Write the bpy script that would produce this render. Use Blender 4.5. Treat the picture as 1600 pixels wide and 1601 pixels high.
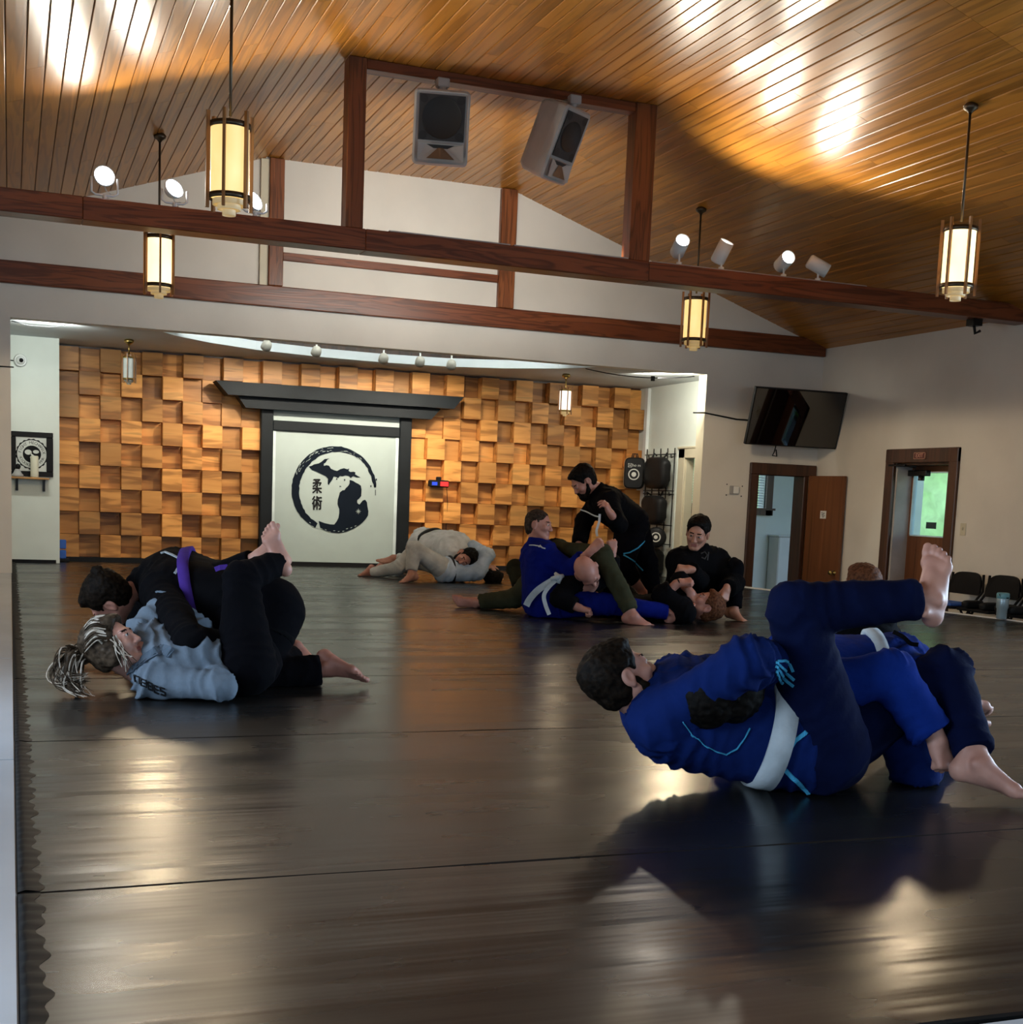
import bpy, math, random
import numpy as np
from mathutils import Vector, Matrix
from mathutils.bvhtree import BVHTree
random.seed(7)
rng = np.random.default_rng(7)
PI = math.pi
scene = bpy.context.scene
COL = scene.collection
for o in list(bpy.data.objects):
    bpy.data.objects.remove(o)

# ------------------------------------------------------------------ camera
K = 0.677                                   # metres per room unit (the shell is laid out in room units)
CAMR = np.array([[0.9341375333516748, -0.35458953821530725, 0.040661138349515916],
                 [-0.00663285407507137, -0.13115168623292833, -0.9913401234919703],
                 [0.3568516134620132, 0.9257783182741354, -0.12486565333606836]])   # right, down, forward
FPX, PPX, PPY = 2047.848, 800.0, 1039.49
CAMZ = 1.3 * K
CAMP = np.array([0, 0, CAMZ])
cam_d = bpy.data.cameras.new('camera')
cam = bpy.data.objects.new('camera', cam_d)
COL.objects.link(cam)
rt, dn, fw = CAMR
cam.matrix_world = Matrix(((rt[0], -dn[0], -fw[0], 0), (rt[1], -dn[1], -fw[1], 0), (rt[2], -dn[2], -fw[2], CAMZ), (0, 0, 0, 1)))
cam_d.sensor_fit = 'HORIZONTAL'
cam_d.sensor_width = 36.0
cam_d.lens = FPX / 1600 * 36
cam_d.shift_y = (PPY - 800.5) / 1600
cam_d.clip_start = 0.05
cam_d.clip_end = 300
scene.camera = cam

# ------------------------------------------------------------------ world, exposure
world = bpy.data.worlds.new('world')
scene.world = world
world.use_nodes = True
wn = world.node_tree.nodes
wl = world.node_tree.links
sky = wn.new('ShaderNodeTexSky')
sky.sky_type = 'NISHITA'
sky.sun_elevation = math.radians(38)
sky.sun_rotation = math.radians(250)
sky.sun_disc = False
wl.new(sky.outputs[0], wn['Background'].inputs[0])
wn['Background'].inputs[1].default_value = 0.45
scene.view_settings.view_transform = 'Standard'
scene.view_settings.look = 'None'
scene.view_settings.gamma = 1.0
scene.view_settings.exposure = -0.12
scene.view_settings.use_curve_mapping = False


def lamp(name, kind, loc, energy, color, target=None, **kw):
    d = bpy.data.lights.new(name, kind)
    d.energy = energy
    d.color = color
    for k, v in kw.items():
        setattr(d, k, v)
    o = bpy.data.objects.new(name, d)
    o.location = loc
    if target is not None:
        o.rotation_euler = (Vector(target) - Vector(loc)).to_track_quat('-Z', 'Y').to_euler()
    COL.objects.link(o)
    return o


# daylight through the windows of the right wall, the left wall and the rear wall (all behind or beside the camera)
WIN_RIGHT = [(1.2, 3.4), (4.6, 6.8), (8.0, 10.2)]      # y ranges in room units on the right wall
WIN_LEFT = [(1.5, 3.7), (6.2, 8.4)]
WIN_REAR = [(-1.6, 0.9), (7.0, 9.5)]                   # x ranges on the rear wall
DAY = (0.55, 0.76, 1.0)
for i, (a, b) in enumerate(WIN_RIGHT):
    lamp('daylight', 'AREA', ((13.1 + .45) * K, (a + b) / 2 * K, 2.0 * K), 120, DAY, ((0) * K, (a + b) / 2 * K, -1.6 * K),
         shape='RECTANGLE', size=(b - a) * K, size_y=1.9 * K, spread=math.radians(115))
for i, (a, b) in enumerate(WIN_LEFT):
    lamp('daylight', 'AREA', ((-2.35 - .45) * K, (a + b) / 2 * K, 2.0 * K), 45, DAY, (9 * K, (a + b) / 2 * K, -.8 * K),
         shape='RECTANGLE', size=(b - a) * K, size_y=1.9 * K, spread=math.radians(115))
for i, (a, b) in enumerate(WIN_REAR):
    lamp('daylight', 'AREA', ((a + b) / 2 * K, (-4 - .45) * K, 2.0 * K), 34, DAY, ((a + b) / 2 * K, 9 * K, -.8 * K),
         shape='RECTANGLE', size=(b - a) * K, size_y=1.9 * K, spread=math.radians(115))

# ------------------------------------------------------------------ helpers
def at(px, py, d):
    """point seen at pixel (px, py), d metres along the viewing axis"""
    v = CAMR.T @ np.array([(px - PPX) / FPX, (py - PPY) / FPX, 1.0])
    return CAMP + v * d


def ray(px, py):
    v = CAMR.T @ np.array([(px - PPX) / FPX, (py - PPY) / FPX, 1.0])
    return v / np.linalg.norm(v)


def on(px, py, ax, val):
    """room-unit point of a plane (axis ax = val, room units) seen at a pixel"""
    v = ray(px, py)
    t = (val * K - CAMP[ax]) / v[ax]
    return (CAMP + v * t) / K


def tag(o, label=None, cat=None, group=None, kind=None):
    if label: o['label'] = label
    if cat: o['category'] = cat
    if group: o['group'] = group
    if kind: o['kind'] = kind
    return o


def empty(name, loc, label, cat, group=None, rot=(0, 0, 0)):
    o = bpy.data.objects.new(name, None)
    o.empty_display_size = .1
    o.location = loc
    o.rotation_euler = rot
    COL.objects.link(o)
    return tag(o, label, cat, group)


def link_mesh(name, me, parent=None):
    o = bpy.data.objects.new(name, me)
    COL.objects.link(o)
    if parent is not None:
        o.parent = parent
        if parent.type == 'EMPTY' or parent.parent is not None or parent.matrix_world != Matrix():
            pass
    return o


class MB:
    """mesh builder: coordinates are multiplied by s"""
    def __init__(self, s=K):
        self.v, self.f, self.m, self.s, self.sm = [], [], [], s, []

    def add(self, vs, fs, mi=0, smooth=False):
        n = len(self.v)
        self.v += [tuple(x) for x in vs]
        for f in fs:
            self.f.append(tuple(i + n for i in f))
            self.m.append(mi)
            self.sm.append(smooth)
        return self

    def box(self, a, b, mi=0):
        x0, y0, z0 = a
        x1, y1, z1 = b
        vs = [(x0, y0, z0), (x1, y0, z0), (x1, y1, z0), (x0, y1, z0), (x0, y0, z1), (x1, y0, z1), (x1, y1, z1), (x0, y1, z1)]
        return self.add(vs, [(0, 3, 2, 1), (4, 5, 6, 7), (0, 1, 5, 4), (1, 2, 6, 5), (2, 3, 7, 6), (3, 0, 4, 7)], mi)

    def bbox(self, a, b, w, mi=0):
        """box with chamfered edges"""
        a = np.array(a, float); b = np.array(b, float)
        c = (a + b) / 2
        h = (b - a) / 2
        vs = []
        idx = {}
        for sx in (-1, 1):
            for sy in (-1, 1):
                for sz in (-1, 1):
                    for ax in range(3):
                        s = np.array([sx, sy, sz], float)
                        p = s * (h - w)
                        p[ax] = s[ax] * h[ax]
                        idx[(sx, sy, sz, ax)] = len(vs)
                        vs.append(c + p)
        fs = []
        S = (-1, 1)
        for ax in range(3):
            o1, o2 = [i for i in range(3) if i != ax]
            for s in S:
                q = []
                for u, v in ((-1, -1), (1, -1), (1, 1), (-1, 1)):
                    k = [0, 0, 0]
                    k[ax] = s; k[o1] = u; k[o2] = v
                    q.append(idx[(k[0], k[1], k[2], ax)])
                flip = (s > 0) != (ax == 1)
                fs.append(q if flip else q[::-1])
        for ax in range(3):                     # edges along ax
            o1, o2 = [i for i in range(3) if i != ax]
            for u in S:
                for v in S:
                    k0 = [0, 0, 0]; k1 = [0, 0, 0]
                    k0[ax] = -1; k1[ax] = 1
                    for k in (k0, k1):
                        k[o1] = u; k[o2] = v
                    q = [idx[tuple(k0) + (o1,)], idx[tuple(k1) + (o1,)], idx[tuple(k1) + (o2,)], idx[tuple(k0) + (o2,)]]
                    fs.append(q)
        for sx in S:
            for sy in S:
                for sz in S:
                    fs.append([idx[(sx, sy, sz, i)] for i in range(3)])
        # orient outward
        out = []
        for q in fs:
            p = np.array([vs[i] for i in q])
            n = np.cross(p[1] - p[0], p[2] - p[0])
            out.append(q if n @ (p.mean(0) - c) > 0 else q[::-1])
        return self.add(vs, out, mi)

    def prism(self, poly, axis, t0, t1, mi=0):
        """polygon of 2-D points extruded along an axis (0,1,2)"""
        def mk(p, t):
            if axis == 0: return (t, p[0], p[1])
            if axis == 1: return (p[0], t, p[1])
            return (p[0], p[1], t)
        n = len(poly)
        area = sum(poly[i][0] * poly[(i + 1) % n][1] - poly[(i + 1) % n][0] * poly[i][1] for i in range(n))
        if area < 0: poly = poly[::-1]
        vs = [mk(p, t0) for p in poly] + [mk(p, t1) for p in poly]
        a, b = tuple(range(n)), tuple(range(n, 2 * n))
        s = (t1 > t0) == (axis != 1)
        fs = [a[::-1] if s else a, b if s else b[::-1]]
        for i in range(n):
            j = (i + 1) % n
            fs.append((i, j, j + n, i + n) if s else (j, i, i + n, j + n))
        return self.add(vs, fs, mi)

    def tube(self, pts, r, n=8, mi=0, caps=True, flat=None):
        """tube along a polyline; r number or list; flat=(w,t) makes a ribbon-like oval"""
        P = [np.array(p, float) for p in pts]
        m = len(P)
        rs = r if hasattr(r, '__len__') else [r] * m
        tan = []
        for i in range(m):
            a = P[max(i - 1, 0)]; b = P[min(i + 1, m - 1)]
            t = b - a
            tan.append(t / (np.linalg.norm(t) + 1e-12))
        up = np.array([0, 0, 1.0])
        if abs(tan[0] @ up) > .9: up = np.array([0, 1.0, 0])
        u = np.cross(tan[0], up); u /= np.linalg.norm(u)
        vs = []
        for i in range(m):
            u = u - tan[i] * (u @ tan[i])
            u /= np.linalg.norm(u) + 1e-12
            w = np.cross(tan[i], u)
            for k in range(n):
                a = 2 * PI * k / n
                vs.append(P[i] + rs[i] * (math.cos(a) * u + math.sin(a) * w))
        fs = []
        for i in range(m - 1):
            for k in range(n):
                k2 = (k + 1) % n
                fs.append((i * n + k, i * n + k2, (i + 1) * n + k2, (i + 1) * n + k))
        if caps:
            fs.append(tuple(range(n))[::-1])
            fs.append(tuple((m - 1) * n + k for k in range(n)))
        return self.add(vs, fs, mi, n > 5)

    def lathe(self, prof, c=(0, 0, 0), n=24, mi=0, axis=None, smooth=True, caps=True):
        """profile [(r, z)] turned about z at c, or about `axis`"""
        M = np.eye(3)
        if axis is not None:
            z = np.array(axis, float); z /= np.linalg.norm(z)
            x = np.cross(z, [0, 0, 1.0])
            if np.linalg.norm(x) < 1e-3: x = np.array([1.0, 0, 0])
            x /= np.linalg.norm(x)
            M = np.array([x, np.cross(z, x), z]).T
        vs = []
        for r, z in prof:
            for k in range(n):
                a = 2 * PI * k / n
                vs.append(np.array(c) + M @ np.array([r * math.cos(a), r * math.sin(a), z]))
        fs = []
        for i in range(len(prof) - 1):
            for k in range(n):
                k2 = (k + 1) % n
                fs.append((i * n + k, i * n + k2, (i + 1) * n + k2, (i + 1) * n + k))
        self.add(vs, fs, mi, smooth)
        if caps:
            m = len(prof) - 1
            self.add(vs[:n], [tuple(range(n))[::-1]], mi)
            self.add(vs[m * n:], [tuple(range(n))], mi)
        return self

    def mesh(self, name, mats):
        me = bpy.data.meshes.new(name)
        vs = np.array(self.v, float) * self.s
        me.from_pydata(vs.tolist(), [], self.f)
        for m in (mats if isinstance(mats, (list, tuple)) else [mats]):
            me.materials.append(m)
        me.polygons.foreach_set('material_index', self.m)
        me.polygons.foreach_set('use_smooth', self.sm)
        me.update()
        return me

    def build(self, name, mats, parent=None, origin=None):
        """link as one object; with a parent the coordinates stay in scene space"""
        me = self.mesh(name, mats)
        o = link_mesh(name, me, parent)
        if parent is not None:
            o.matrix_parent_inverse = WM(parent).inverted()
        return o


def WM(o):
    m = o.matrix_basis.copy()
    if o.parent is not None:
        m = WM(o.parent) @ o.matrix_parent_inverse @ m
    return m


def text_mesh(s, size, depth=0.0, align='CENTER'):
    cu = bpy.data.curves.new('t', 'FONT')
    cu.body = s
    cu.size = size
    cu.extrude = depth
    cu.align_x = align
    cu.align_y = 'CENTER'
    cu.resolution_u = 3
    o = bpy.data.objects.new('t', cu)
    COL.objects.link(o)
    dg = bpy.context.evaluated_depsgraph_get()
    me = bpy.data.meshes.new_from_object(o.evaluated_get(dg))
    vs = [tuple(v.co) for v in me.vertices]
    fs = [tuple(p.vertices) for p in me.polygons]
    bpy.data.objects.remove(o)
    bpy.data.curves.remove(cu)
    bpy.data.meshes.remove(me)
    return np.array(vs).reshape(-1, 3), fs

# ------------------------------------------------------------------ materials
MATS = {}


def nmat(name):
    m = bpy.data.materials.new(name)
    m.use_nodes = True
    nt = m.node_tree
    b = nt.nodes['Principled BSDF']
    return m, nt, b


def noise_col(nt, b, c0, c1, scale=(3, 3, 3), nscale=3.0, detail=4, lo=.35, hi=.65, coord='Object', per_obj=0.0, distort=0.0):
    tc = nt.nodes.new('ShaderNodeTexCoord')
    mp = nt.nodes.new('ShaderNodeMapping')
    mp.inputs['Scale'].default_value = scale
    nt.links.new(tc.outputs[coord], mp.inputs[0])
    nz = nt.nodes.new('ShaderNodeTexNoise')
    nz.inputs['Scale'].default_value = nscale
    nz.inputs['Detail'].default_value = detail
    nz.inputs['Distortion'].default_value = distort
    if per_obj:
        oi = nt.nodes.new('ShaderNodeObjectInfo')
        vm = nt.nodes.new('ShaderNodeVectorMath'); vm.operation = 'MULTIPLY_ADD'
        nt.links.new(oi.outputs['Random'], vm.inputs[0])
        vm.inputs[1].default_value = (37.0, 53.0, 71.0)
        nt.links.new(mp.outputs[0], vm.inputs[2])
        nt.links.new(vm.outputs[0], nz.inputs['Vector'])
    else:
        nt.links.new(mp.outputs[0], nz.inputs['Vector'])
    rp = nt.nodes.new('ShaderNodeValToRGB')
    rp.color_ramp.elements[0].position = lo
    rp.color_ramp.elements[1].position = hi
    rp.color_ramp.elements[0].color = (*c0, 1)
    rp.color_ramp.elements[1].color = (*c1, 1)
    nt.links.new(nz.outputs[0], rp.inputs[0])
    return nz, rp, mp


def bump(nt, b, src, strength, dist=.01):
    bp = nt.nodes.new('ShaderNodeBump')
    bp.inputs['Strength'].default_value = strength
    bp.inputs['Distance'].default_value = dist
    nt.links.new(src, bp.inputs['Height'])
    nt.links.new(bp.outputs[0], b.inputs['Normal'])
    return bp


def plain(name, col, rough=.5, metal=0.0, emit=None, estr=0.0, var=.12, bscale=60, bstr=.0, nscale=4.0):
    """procedural plain material: slight mottling of the colour and optional fine relief"""
    m, nt, b = nmat(name)
    c0 = tuple(x * (1 - var) for x in col)
    c1 = tuple(min(1, x * (1 + var)) for x in col)
    nz, rp, mp = noise_col(nt, b, c0, c1, (1, 1, 1), nscale)
    nt.links.new(rp.outputs[0], b.inputs['Base Color'])
    b.inputs['Roughness'].default_value = rough
    b.inputs['Metallic'].default_value = metal
    if emit:
        b.inputs['Emission Color'].default_value = (*emit, 1)
        b.inputs['Emission Strength'].default_value = estr
    if bstr:
        n2 = nt.nodes.new('ShaderNodeTexNoise')
        n2.inputs['Scale'].default_value = bscale
        n2.inputs['Detail'].default_value = 5
        tc = nt.nodes.new('ShaderNodeTexCoord')
        nt.links.new(tc.outputs['Object'], n2.inputs['Vector'])
        bump(nt, b, n2.outputs[0], bstr, .004)
    MATS[name] = m
    return m


def wood(name, dark, light, grain=(1, .06, 1), nscale=9.0, rough=.4, rings=9.0, per_obj=1.0, tint=.25, spec=.5, line=.55):
    """wood: contour-like growth rings of stretched noise, plus a tone of its own for every piece"""
    m, nt, b = nmat(name)
    nz, rp, mp = noise_col(nt, b, dark, light, grain, nscale, 3, .3, .7, per_obj=per_obj, distort=.6)
    mul = nt.nodes.new('ShaderNodeMath'); mul.operation = 'MULTIPLY'
    mul.inputs[1].default_value = rings * 6.283
    nt.links.new(nz.outputs[0], mul.inputs[0])
    sn = nt.nodes.new('ShaderNodeMath'); sn.operation = 'SINE'
    nt.links.new(mul.outputs[0], sn.inputs[0])
    mr = nt.nodes.new('ShaderNodeMapRange')
    mr.inputs[1].default_value = -.2; mr.inputs[2].default_value = 1.0
    mr.inputs[3].default_value = 1.0; mr.inputs[4].default_value = line
    nt.links.new(sn.outputs[0], mr.inputs[0])
    hs = nt.nodes.new('ShaderNodeMix'); hs.data_type = 'RGBA'; hs.blend_type = 'MULTIPLY'
    hs.inputs[0].default_value = 1.0
    nt.links.new(rp.outputs[0], hs.inputs[6])
    nt.links.new(mr.outputs[0], hs.inputs[7])
    oi = nt.nodes.new('ShaderNodeObjectInfo')
    mr2 = nt.nodes.new('ShaderNodeMapRange')
    mr2.inputs[3].default_value = 1 - tint; mr2.inputs[4].default_value = 1 + tint
    nt.links.new(oi.outputs['Random'], mr2.inputs[0])
    h2 = nt.nodes.new('ShaderNodeMix'); h2.data_type = 'RGBA'; h2.blend_type = 'MULTIPLY'
    h2.inputs[0].default_value = 1.0
    nt.links.new(hs.outputs[2], h2.inputs[6])
    nt.links.new(mr2.outputs[0], h2.inputs[7])
    nt.links.new(h2.outputs[2], b.inputs['Base Color'])
    b.inputs['Roughness'].default_value = rough
    b.inputs['Specular IOR Level'].default_value = spec
    bump(nt, b, sn.outputs[0], .06, .002)
    MATS[name] = m
    return m

M_WALL = plain('wall_paint', (.69, .65, .585), .75, var=.06, nscale=1.2, bscale=25, bstr=.25)
M_WALLW = plain('stage_paint', (.72, .76, .70), .7, var=.04, nscale=2, bscale=30, bstr=.15)
M_CREAM = plain('cream_paint', (.62, .56, .42), .6, var=.05)
M_WHITE = plain('white_enamel', (.75, .76, .74), .4, var=.03)
M_FLOORW = plain('white_floor_panel', (.42, .45, .48), .4, var=.06, nscale=2)
M_LOW = plain('dark_floor', (.06, .055, .05), .6)
M_BLACK = plain('black_plastic', (.008, .008, .009), .5)
M_BLKPAINT = plain('black_gate_paint', (.007, .009, .011), .6, bscale=40, bstr=.2)
for _m in (M_BLACK, M_BLKPAINT): _m.node_tree.nodes['Principled BSDF'].inputs['Specular IOR Level'].default_value = .18
M_BLKMET = plain('black_metal', (.012, .012, .012), .35, .6)
M_GREYP = plain('grey_plastic', (.35, .34, .33), .5)
M_CHROME = plain('chrome', (.6, .6, .6), .2, 1.0, var=.02)
M_BRASS = plain('brass', (.45, .31, .10), .3, 1.0, var=.05)
M_BRONZE = plain('bronze', (.10, .075, .05), .4, .9)
M_PLANK = wood('ceiling_plank_wood', (.40, .150, .017), (.52, .220, .034), (1, .05, 1), 9, .30, 5, 1.0, .10, .5, .70)
M_BEAM = wood('beam_wood', (.14, .035, .012), (.23, .065, .022), (.07, 1, 1), 12, .35, 6, 1.0, .12, .4, .55)
M_POST = wood('post_wood', (.14, .04, .014), (.25, .08, .026), (1, 1, .07), 12, .35, 6, 1.0, .12, .4, .55)
M_BLOCK = wood('wall_block_wood', (.42, .155, .030), (.68, .32, .085), (.12, 1, 1), 9, .45, 3.2, 1.0, .35, .4, .66)
M_DOOR = wood('door_wood', (.14, .05, .018), (.22, .08, .03), (1, 1, .05), 7, .35, 4, 1.0, .1, .4, .75)
M_DARKWOOD = wood('dark_frame_wood', (.045, .016, .007), (.085, .03, .012), (1, 1, .06), 9, .35, 5, 1.0, .1, .5, .65)
M_LAMPWOOD = wood('lamp_slat_wood', (.30, .12, .03), (.45, .2, .06), (1, 1, .1), 20, .4, 4, 1.0, .15)
M_GLASS, nt, b = nmat('clear_glass')
b.inputs['Transmission Weight'].default_value = 1.0
b.inputs['Roughness'].default_value = .02
b.inputs['IOR'].default_value = 1.1
b.inputs['Base Color'].default_value = (.95, 1, .97, 1)


def mat_vinyl():
    m, nt, b = nmat('black_mat_vinyl')
    nz, rp, mp = noise_col(nt, b, (.006, .006, .0058), (.013, .013, .0125), (.6, 1.2, 1), 1.6, 5, .3, .72)
    nt.links.new(rp.outputs[0], b.inputs['Base Color'])
    b.inputs['Specular IOR Level'].default_value = .34
    # scuffs vary the gloss
    n3, rp3, mp3 = noise_col(nt, b, (.22, .22, .22), (.33, .33, .33), (.5, 1.6, 1), 1.8, 4, .35, .7)
    nt.links.new(rp3.outputs[0], b.inputs['Roughness'])
    # long shallow ripples of the vinyl, across the room
    tc = nt.nodes.new('ShaderNodeTexCoord')
    mp2 = nt.nodes.new('ShaderNodeMapping'); mp2.inputs['Scale'].default_value = (.16, 5.0, 1)
    nt.links.new(tc.outputs['Object'], mp2.inputs[0])
    n2 = nt.nodes.new('ShaderNodeTexNoise'); n2.inputs['Scale'].default_value = 1.3; n2.inputs['Detail'].default_value = 3
    nt.links.new(mp2.outputs[0], n2.inputs['Vector'])
    # patches where the ripples are strong
    n4 = nt.nodes.new('ShaderNodeTexNoise'); n4.inputs['Scale'].default_value = .45; n4.inputs['Detail'].default_value = 1
    nt.links.new(tc.outputs['Object'], n4.inputs['Vector'])
    mr = nt.nodes.new('ShaderNodeMapRange'); mr.inputs[1].default_value = .40; mr.inputs[2].default_value = .62
    nt.links.new(n4.outputs[0], mr.inputs[0])
    ml = nt.nodes.new('ShaderNodeMath'); ml.operation = 'MULTIPLY'
    nt.links.new(n2.outputs[0], ml.inputs[0]); nt.links.new(mr.outputs[0], ml.inputs[1])
    bump(nt, b, ml.outputs[0], .30, .03)
    MATS['mat'] = m
    return m


M_MAT = mat_vinyl()
M_FOLD = plain('edge_fold_vinyl', (.006, .006, .006), .55)
M_FOLD.node_tree.nodes['Principled BSDF'].inputs['Specular IOR Level'].default_value = .12

# ================================================================== SETTING
YP, YP2, YB = 19.65, 19.91, 23.2            # proscenium wall front / back, stage rear wall
XL, XR, YR = -2.35, 13.1, -4.0
LOW = -.6
ZF, SL = 6.04, .335                         # flat ceiling height, slope
FL, FR = 3.49, 7.26                         # fold lines


def ceil_z(x):
    return ZF - SL * max(FL - x, x - FR, 0)


def struct(name, mb, m):
    return tag(mb.build(name, m), kind='structure')


def wall_grid(mb, axis, t0, t1, ar, zr, holes):
    """wall slab thick t0..t1 on `axis` with rectangular holes (a0,a1,z0,z1)"""
    A = sorted(set([ar[0], ar[1]] + [h[0] for h in holes] + [h[1] for h in holes]))
    Z = sorted(set([zr[0], zr[1]] + [h[2] for h in holes] + [h[3] for h in holes]))
    for a0, a1 in zip(A, A[1:]):
        for z0, z1 in zip(Z, Z[1:]):
            if any(h[0] <= (a0 + a1) / 2 <= h[1] and h[2] <= (z0 + z1) / 2 <= h[3] for h in holes): continue
            if axis == 0: mb.box((t0, a0, z0), (t1, a1, z1))
            else: mb.box((a0, t0, z0), (a1, t1, z1))


# floors
struct('floor', MB().box((-3, -4.6, LOW - .2), (15.5, 24, LOW)), M_LOW)
edge = [(0.02, 2.63), (12.9, 2.63), (12.22, 13.4), (11.53, 19.37), (11.5, 19.6), (11.36, 20), (11.36, YB - .05), (.02, YB - .05)]
pl = MB()
pl.prism([(XL, YR), (12.98, YR), (12.98, 2.6), (12.29, 13.4), (11.6, 19.37), (11.55, 19.64), (XL, 19.64)], 2, LOW, -.045)
pl.prism([(XL, 19.64), (11.36, 19.64), (11.36, YB - .01), (XL, YB - .01)], 2, LOW, -.045)
floor2 = struct('floor_platform', pl, M_LOW)
# white floor panels left of and in front of the mats
ys = [-4, -.6, 2.62, 6.45, 10.2, 13.73, 17.02, 19.64]
for a, b_ in zip(ys, ys[1:]):
    MB().bbox((XL, a + .006, -.045), (.012, b_ - .006, 0.0), .005).build('floor_panel', M_FLOORW, floor2)
xs = [.02, 3.2, 6.4, 9.6, 12.95]
for a, b_ in zip(xs, xs[1:]):
    for c, d in ((-4, -.7), (-.69, 2.60)):
        MB().bbox((a + .006, c, -.045), (b_ - .006, d, 0.0), .005).build('floor_panel', M_FLOORW, floor2)
MB().prism([(12.92, 2.63), (12.98, 2.63), (12.30, 13.4), (11.61, 19.37), (11.55, 19.37), (12.24, 13.4)], 2, -.045, .012).build('edge_strip', M_WHITE, floor2)

# mats
mats = empty('mat_floor', (6 * K, 12 * K, 0), 'glossy black vinyl training mats laid edge to edge across the room', 'mat')
sy = [2.63, 4.30, 6.88, 9.1, 11.4, 13.55, 15.5, 17.7, 19.75, 21.5, YB - .06]


def xedge(y):
    pts = [(2.63, 12.9), (13.4, 12.22), (19.37, 11.53), (19.75, 11.36), (30, 11.36)]
    for (y0, x0), (y1, x1) in zip(pts, pts[1:]):
        if y <= y1: return x0 + (x1 - x0) * (y - y0) / (y1 - y0)
    return 11.36


for a, b_ in zip(sy, sy[1:]):
    mb = MB()
    n = 40
    top = []
    g = .003
    # gently wavy seam edges, chamfered
    pa = [(.02 + (xedge(a) - .02) * i / n, a + g + .006 * math.sin(i * 1.7 + a)) for i in range(n + 1)]
    pb = [(.02 + (xedge(b_) - .02) * i / n, b_ - g + .006 * math.sin(i * 1.3 + b_)) for i in range(n + 1)]
    vs, fs = [], []
    for i in range(n + 1):
        (xa, ya), (xb, yb) = pa[i], pb[i]
        vs += [(xa, ya, -.04), (xa, ya, -.008), (xa, ya + .006, 0), (xb, yb - .006, 0), (xb, yb, -.008), (xb, yb, -.04)]
    for i in range(n):
        for k in range(5):
            fs.append((i * 6 + k, (i + 1) * 6 + k, (i + 1) * 6 + k + 1, i * 6 + k + 1))
    fs += [tuple(range(6)), tuple(n * 6 + k for k in range(6))[::-1]]
    mb.add(vs, fs)
    mb.build('mat_strip', M_MAT, mats)

# rippled fold along the left edge of the mats
for a, b_ in zip(sy, sy[1:]):
    n = max(8, int((b_ - a) / .022))
    vs, fs = [], []
    for i in range(n + 1):
        y = a + .01 + (b_ - a - .02) * i / n
        w = .066 + .010 * math.sin(i * .95) + .010 * math.sin(i * .41)
        h = .006 + .004 * math.sin(i * 1.57 + .4)
        vs += [(.014, y, -.04), (.014, y, .001), (.014 + w * .35, y, h), (.014 + w, y, .0012)]
    for i in range(n):
        for k in range(3):
            fs.append((i * 4 + k, (i + 1) * 4 + k, (i + 1) * 4 + k + 1, i * 4 + k + 1))
    mb = MB(); mb.add(vs, fs, 0, True)
    mb.build('edge_fold', M_FOLD, mats)

# ceiling: boarding on three planes, one object for each board that shows
rb = MB()
prof = [(XL, ceil_z(XL)), (FL, ZF), (FR, ZF), (XR, ceil_z(XR))]
rb.prism([(x, z + .07) for x, z in prof] + [(x, z + .25) for x, z in prof[::-1]], 1, YR - .3, YP2 + .2)
roof = struct('ceiling', rb, M_DARKWOOD)
PW = .165
strips = []


def edges(a, b_):
    n = round((b_ - a) / PW)
    return [a + (b_ - a) * i / n for i in range(n + 1)]


for lo, hi in ((XL, FL), (FL, FR), (FR, XR)):
    e = edges(lo, hi)
    strips += list(zip(e, e[1:]))
rest = MB()


def plank(mb, x0, x1, y0, y1):
    g = .0035
    a, b_ = x0 + g, x1 - g
    m = (x0 + x1) / 2
    z = lambda x: ceil_z(min(max(x, x0 + 1e-6), x1 - 1e-6)) if not (abs(x0 - FL) < 1e-6 or abs(x1 - FR) < 1e-6) else ceil_z(x)
    c = .007
    za, zb = ceil_z(a), ceil_z(b_)
    poly = [(a, za + .06), (a, za + c), (a + c, ceil_z(a + c)), (b_ - c, ceil_z(b_ - c)), (b_, zb + c), (b_, zb + .06)]
    mb.prism(poly, 1, y0 + .002, y1 - .002)


for k, (x0, x1) in enumerate(strips):
    cuts = [10.2] + sorted(rng.uniform(11.2, 18.6, 2)) + [YP]
    if cuts[2] - cuts[1] < 1.2: cuts = [10.2, 12.6 + (k % 3) * .7, 16.0 + (k % 4) * .6, YP]
    for a, b_ in zip(cuts, cuts[1:]):
        mb = MB()
        plank(mb, x0, x1, a, b_)
        mb.build('ceiling_board', M_PLANK, roof)
    c2 = [YR] + [-.5 + (k * 7 % 10) * .3, 5 + (k * 3 % 10) * .25] + [10.2]
    for a, b_ in zip(c2, c2[1:]):
        plank(rest, x0, x1, a, b_)
tag(rest.build('ceiling_boarding', M_PLANK, roof), kind='stuff')

# front (proscenium) wall
OX0, OX1, OZ = .018, 10.85, 3.5
DX0, DX1, DZ = 11.93, 12.85, 1.9
wf = MB()
wall_grid(wf, 1, YP, YP2, (XL - .3, XR + .05), (LOW, 3.945), [(OX0, OX1, LOW, OZ), (DX0, DX1, LOW, DZ)])
wf.prism([(XL - .3, 3.945), (XR + .05, 3.945), (XR + .05, ceil_z(XR)), (FR, ZF + .03), (FL, ZF + .03), (XL - .3, ceil_z(XL))], 1, YP, YP2)
struct('wall_front', wf, M_WALL)
# right reveal and soffit of the stage opening, painted cream
struct('trim_1', MB().box((OX1 - .004, YP + .003, 0), (OX1 + .0, YP2 - .003, OZ)), M_CREAM)
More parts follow.
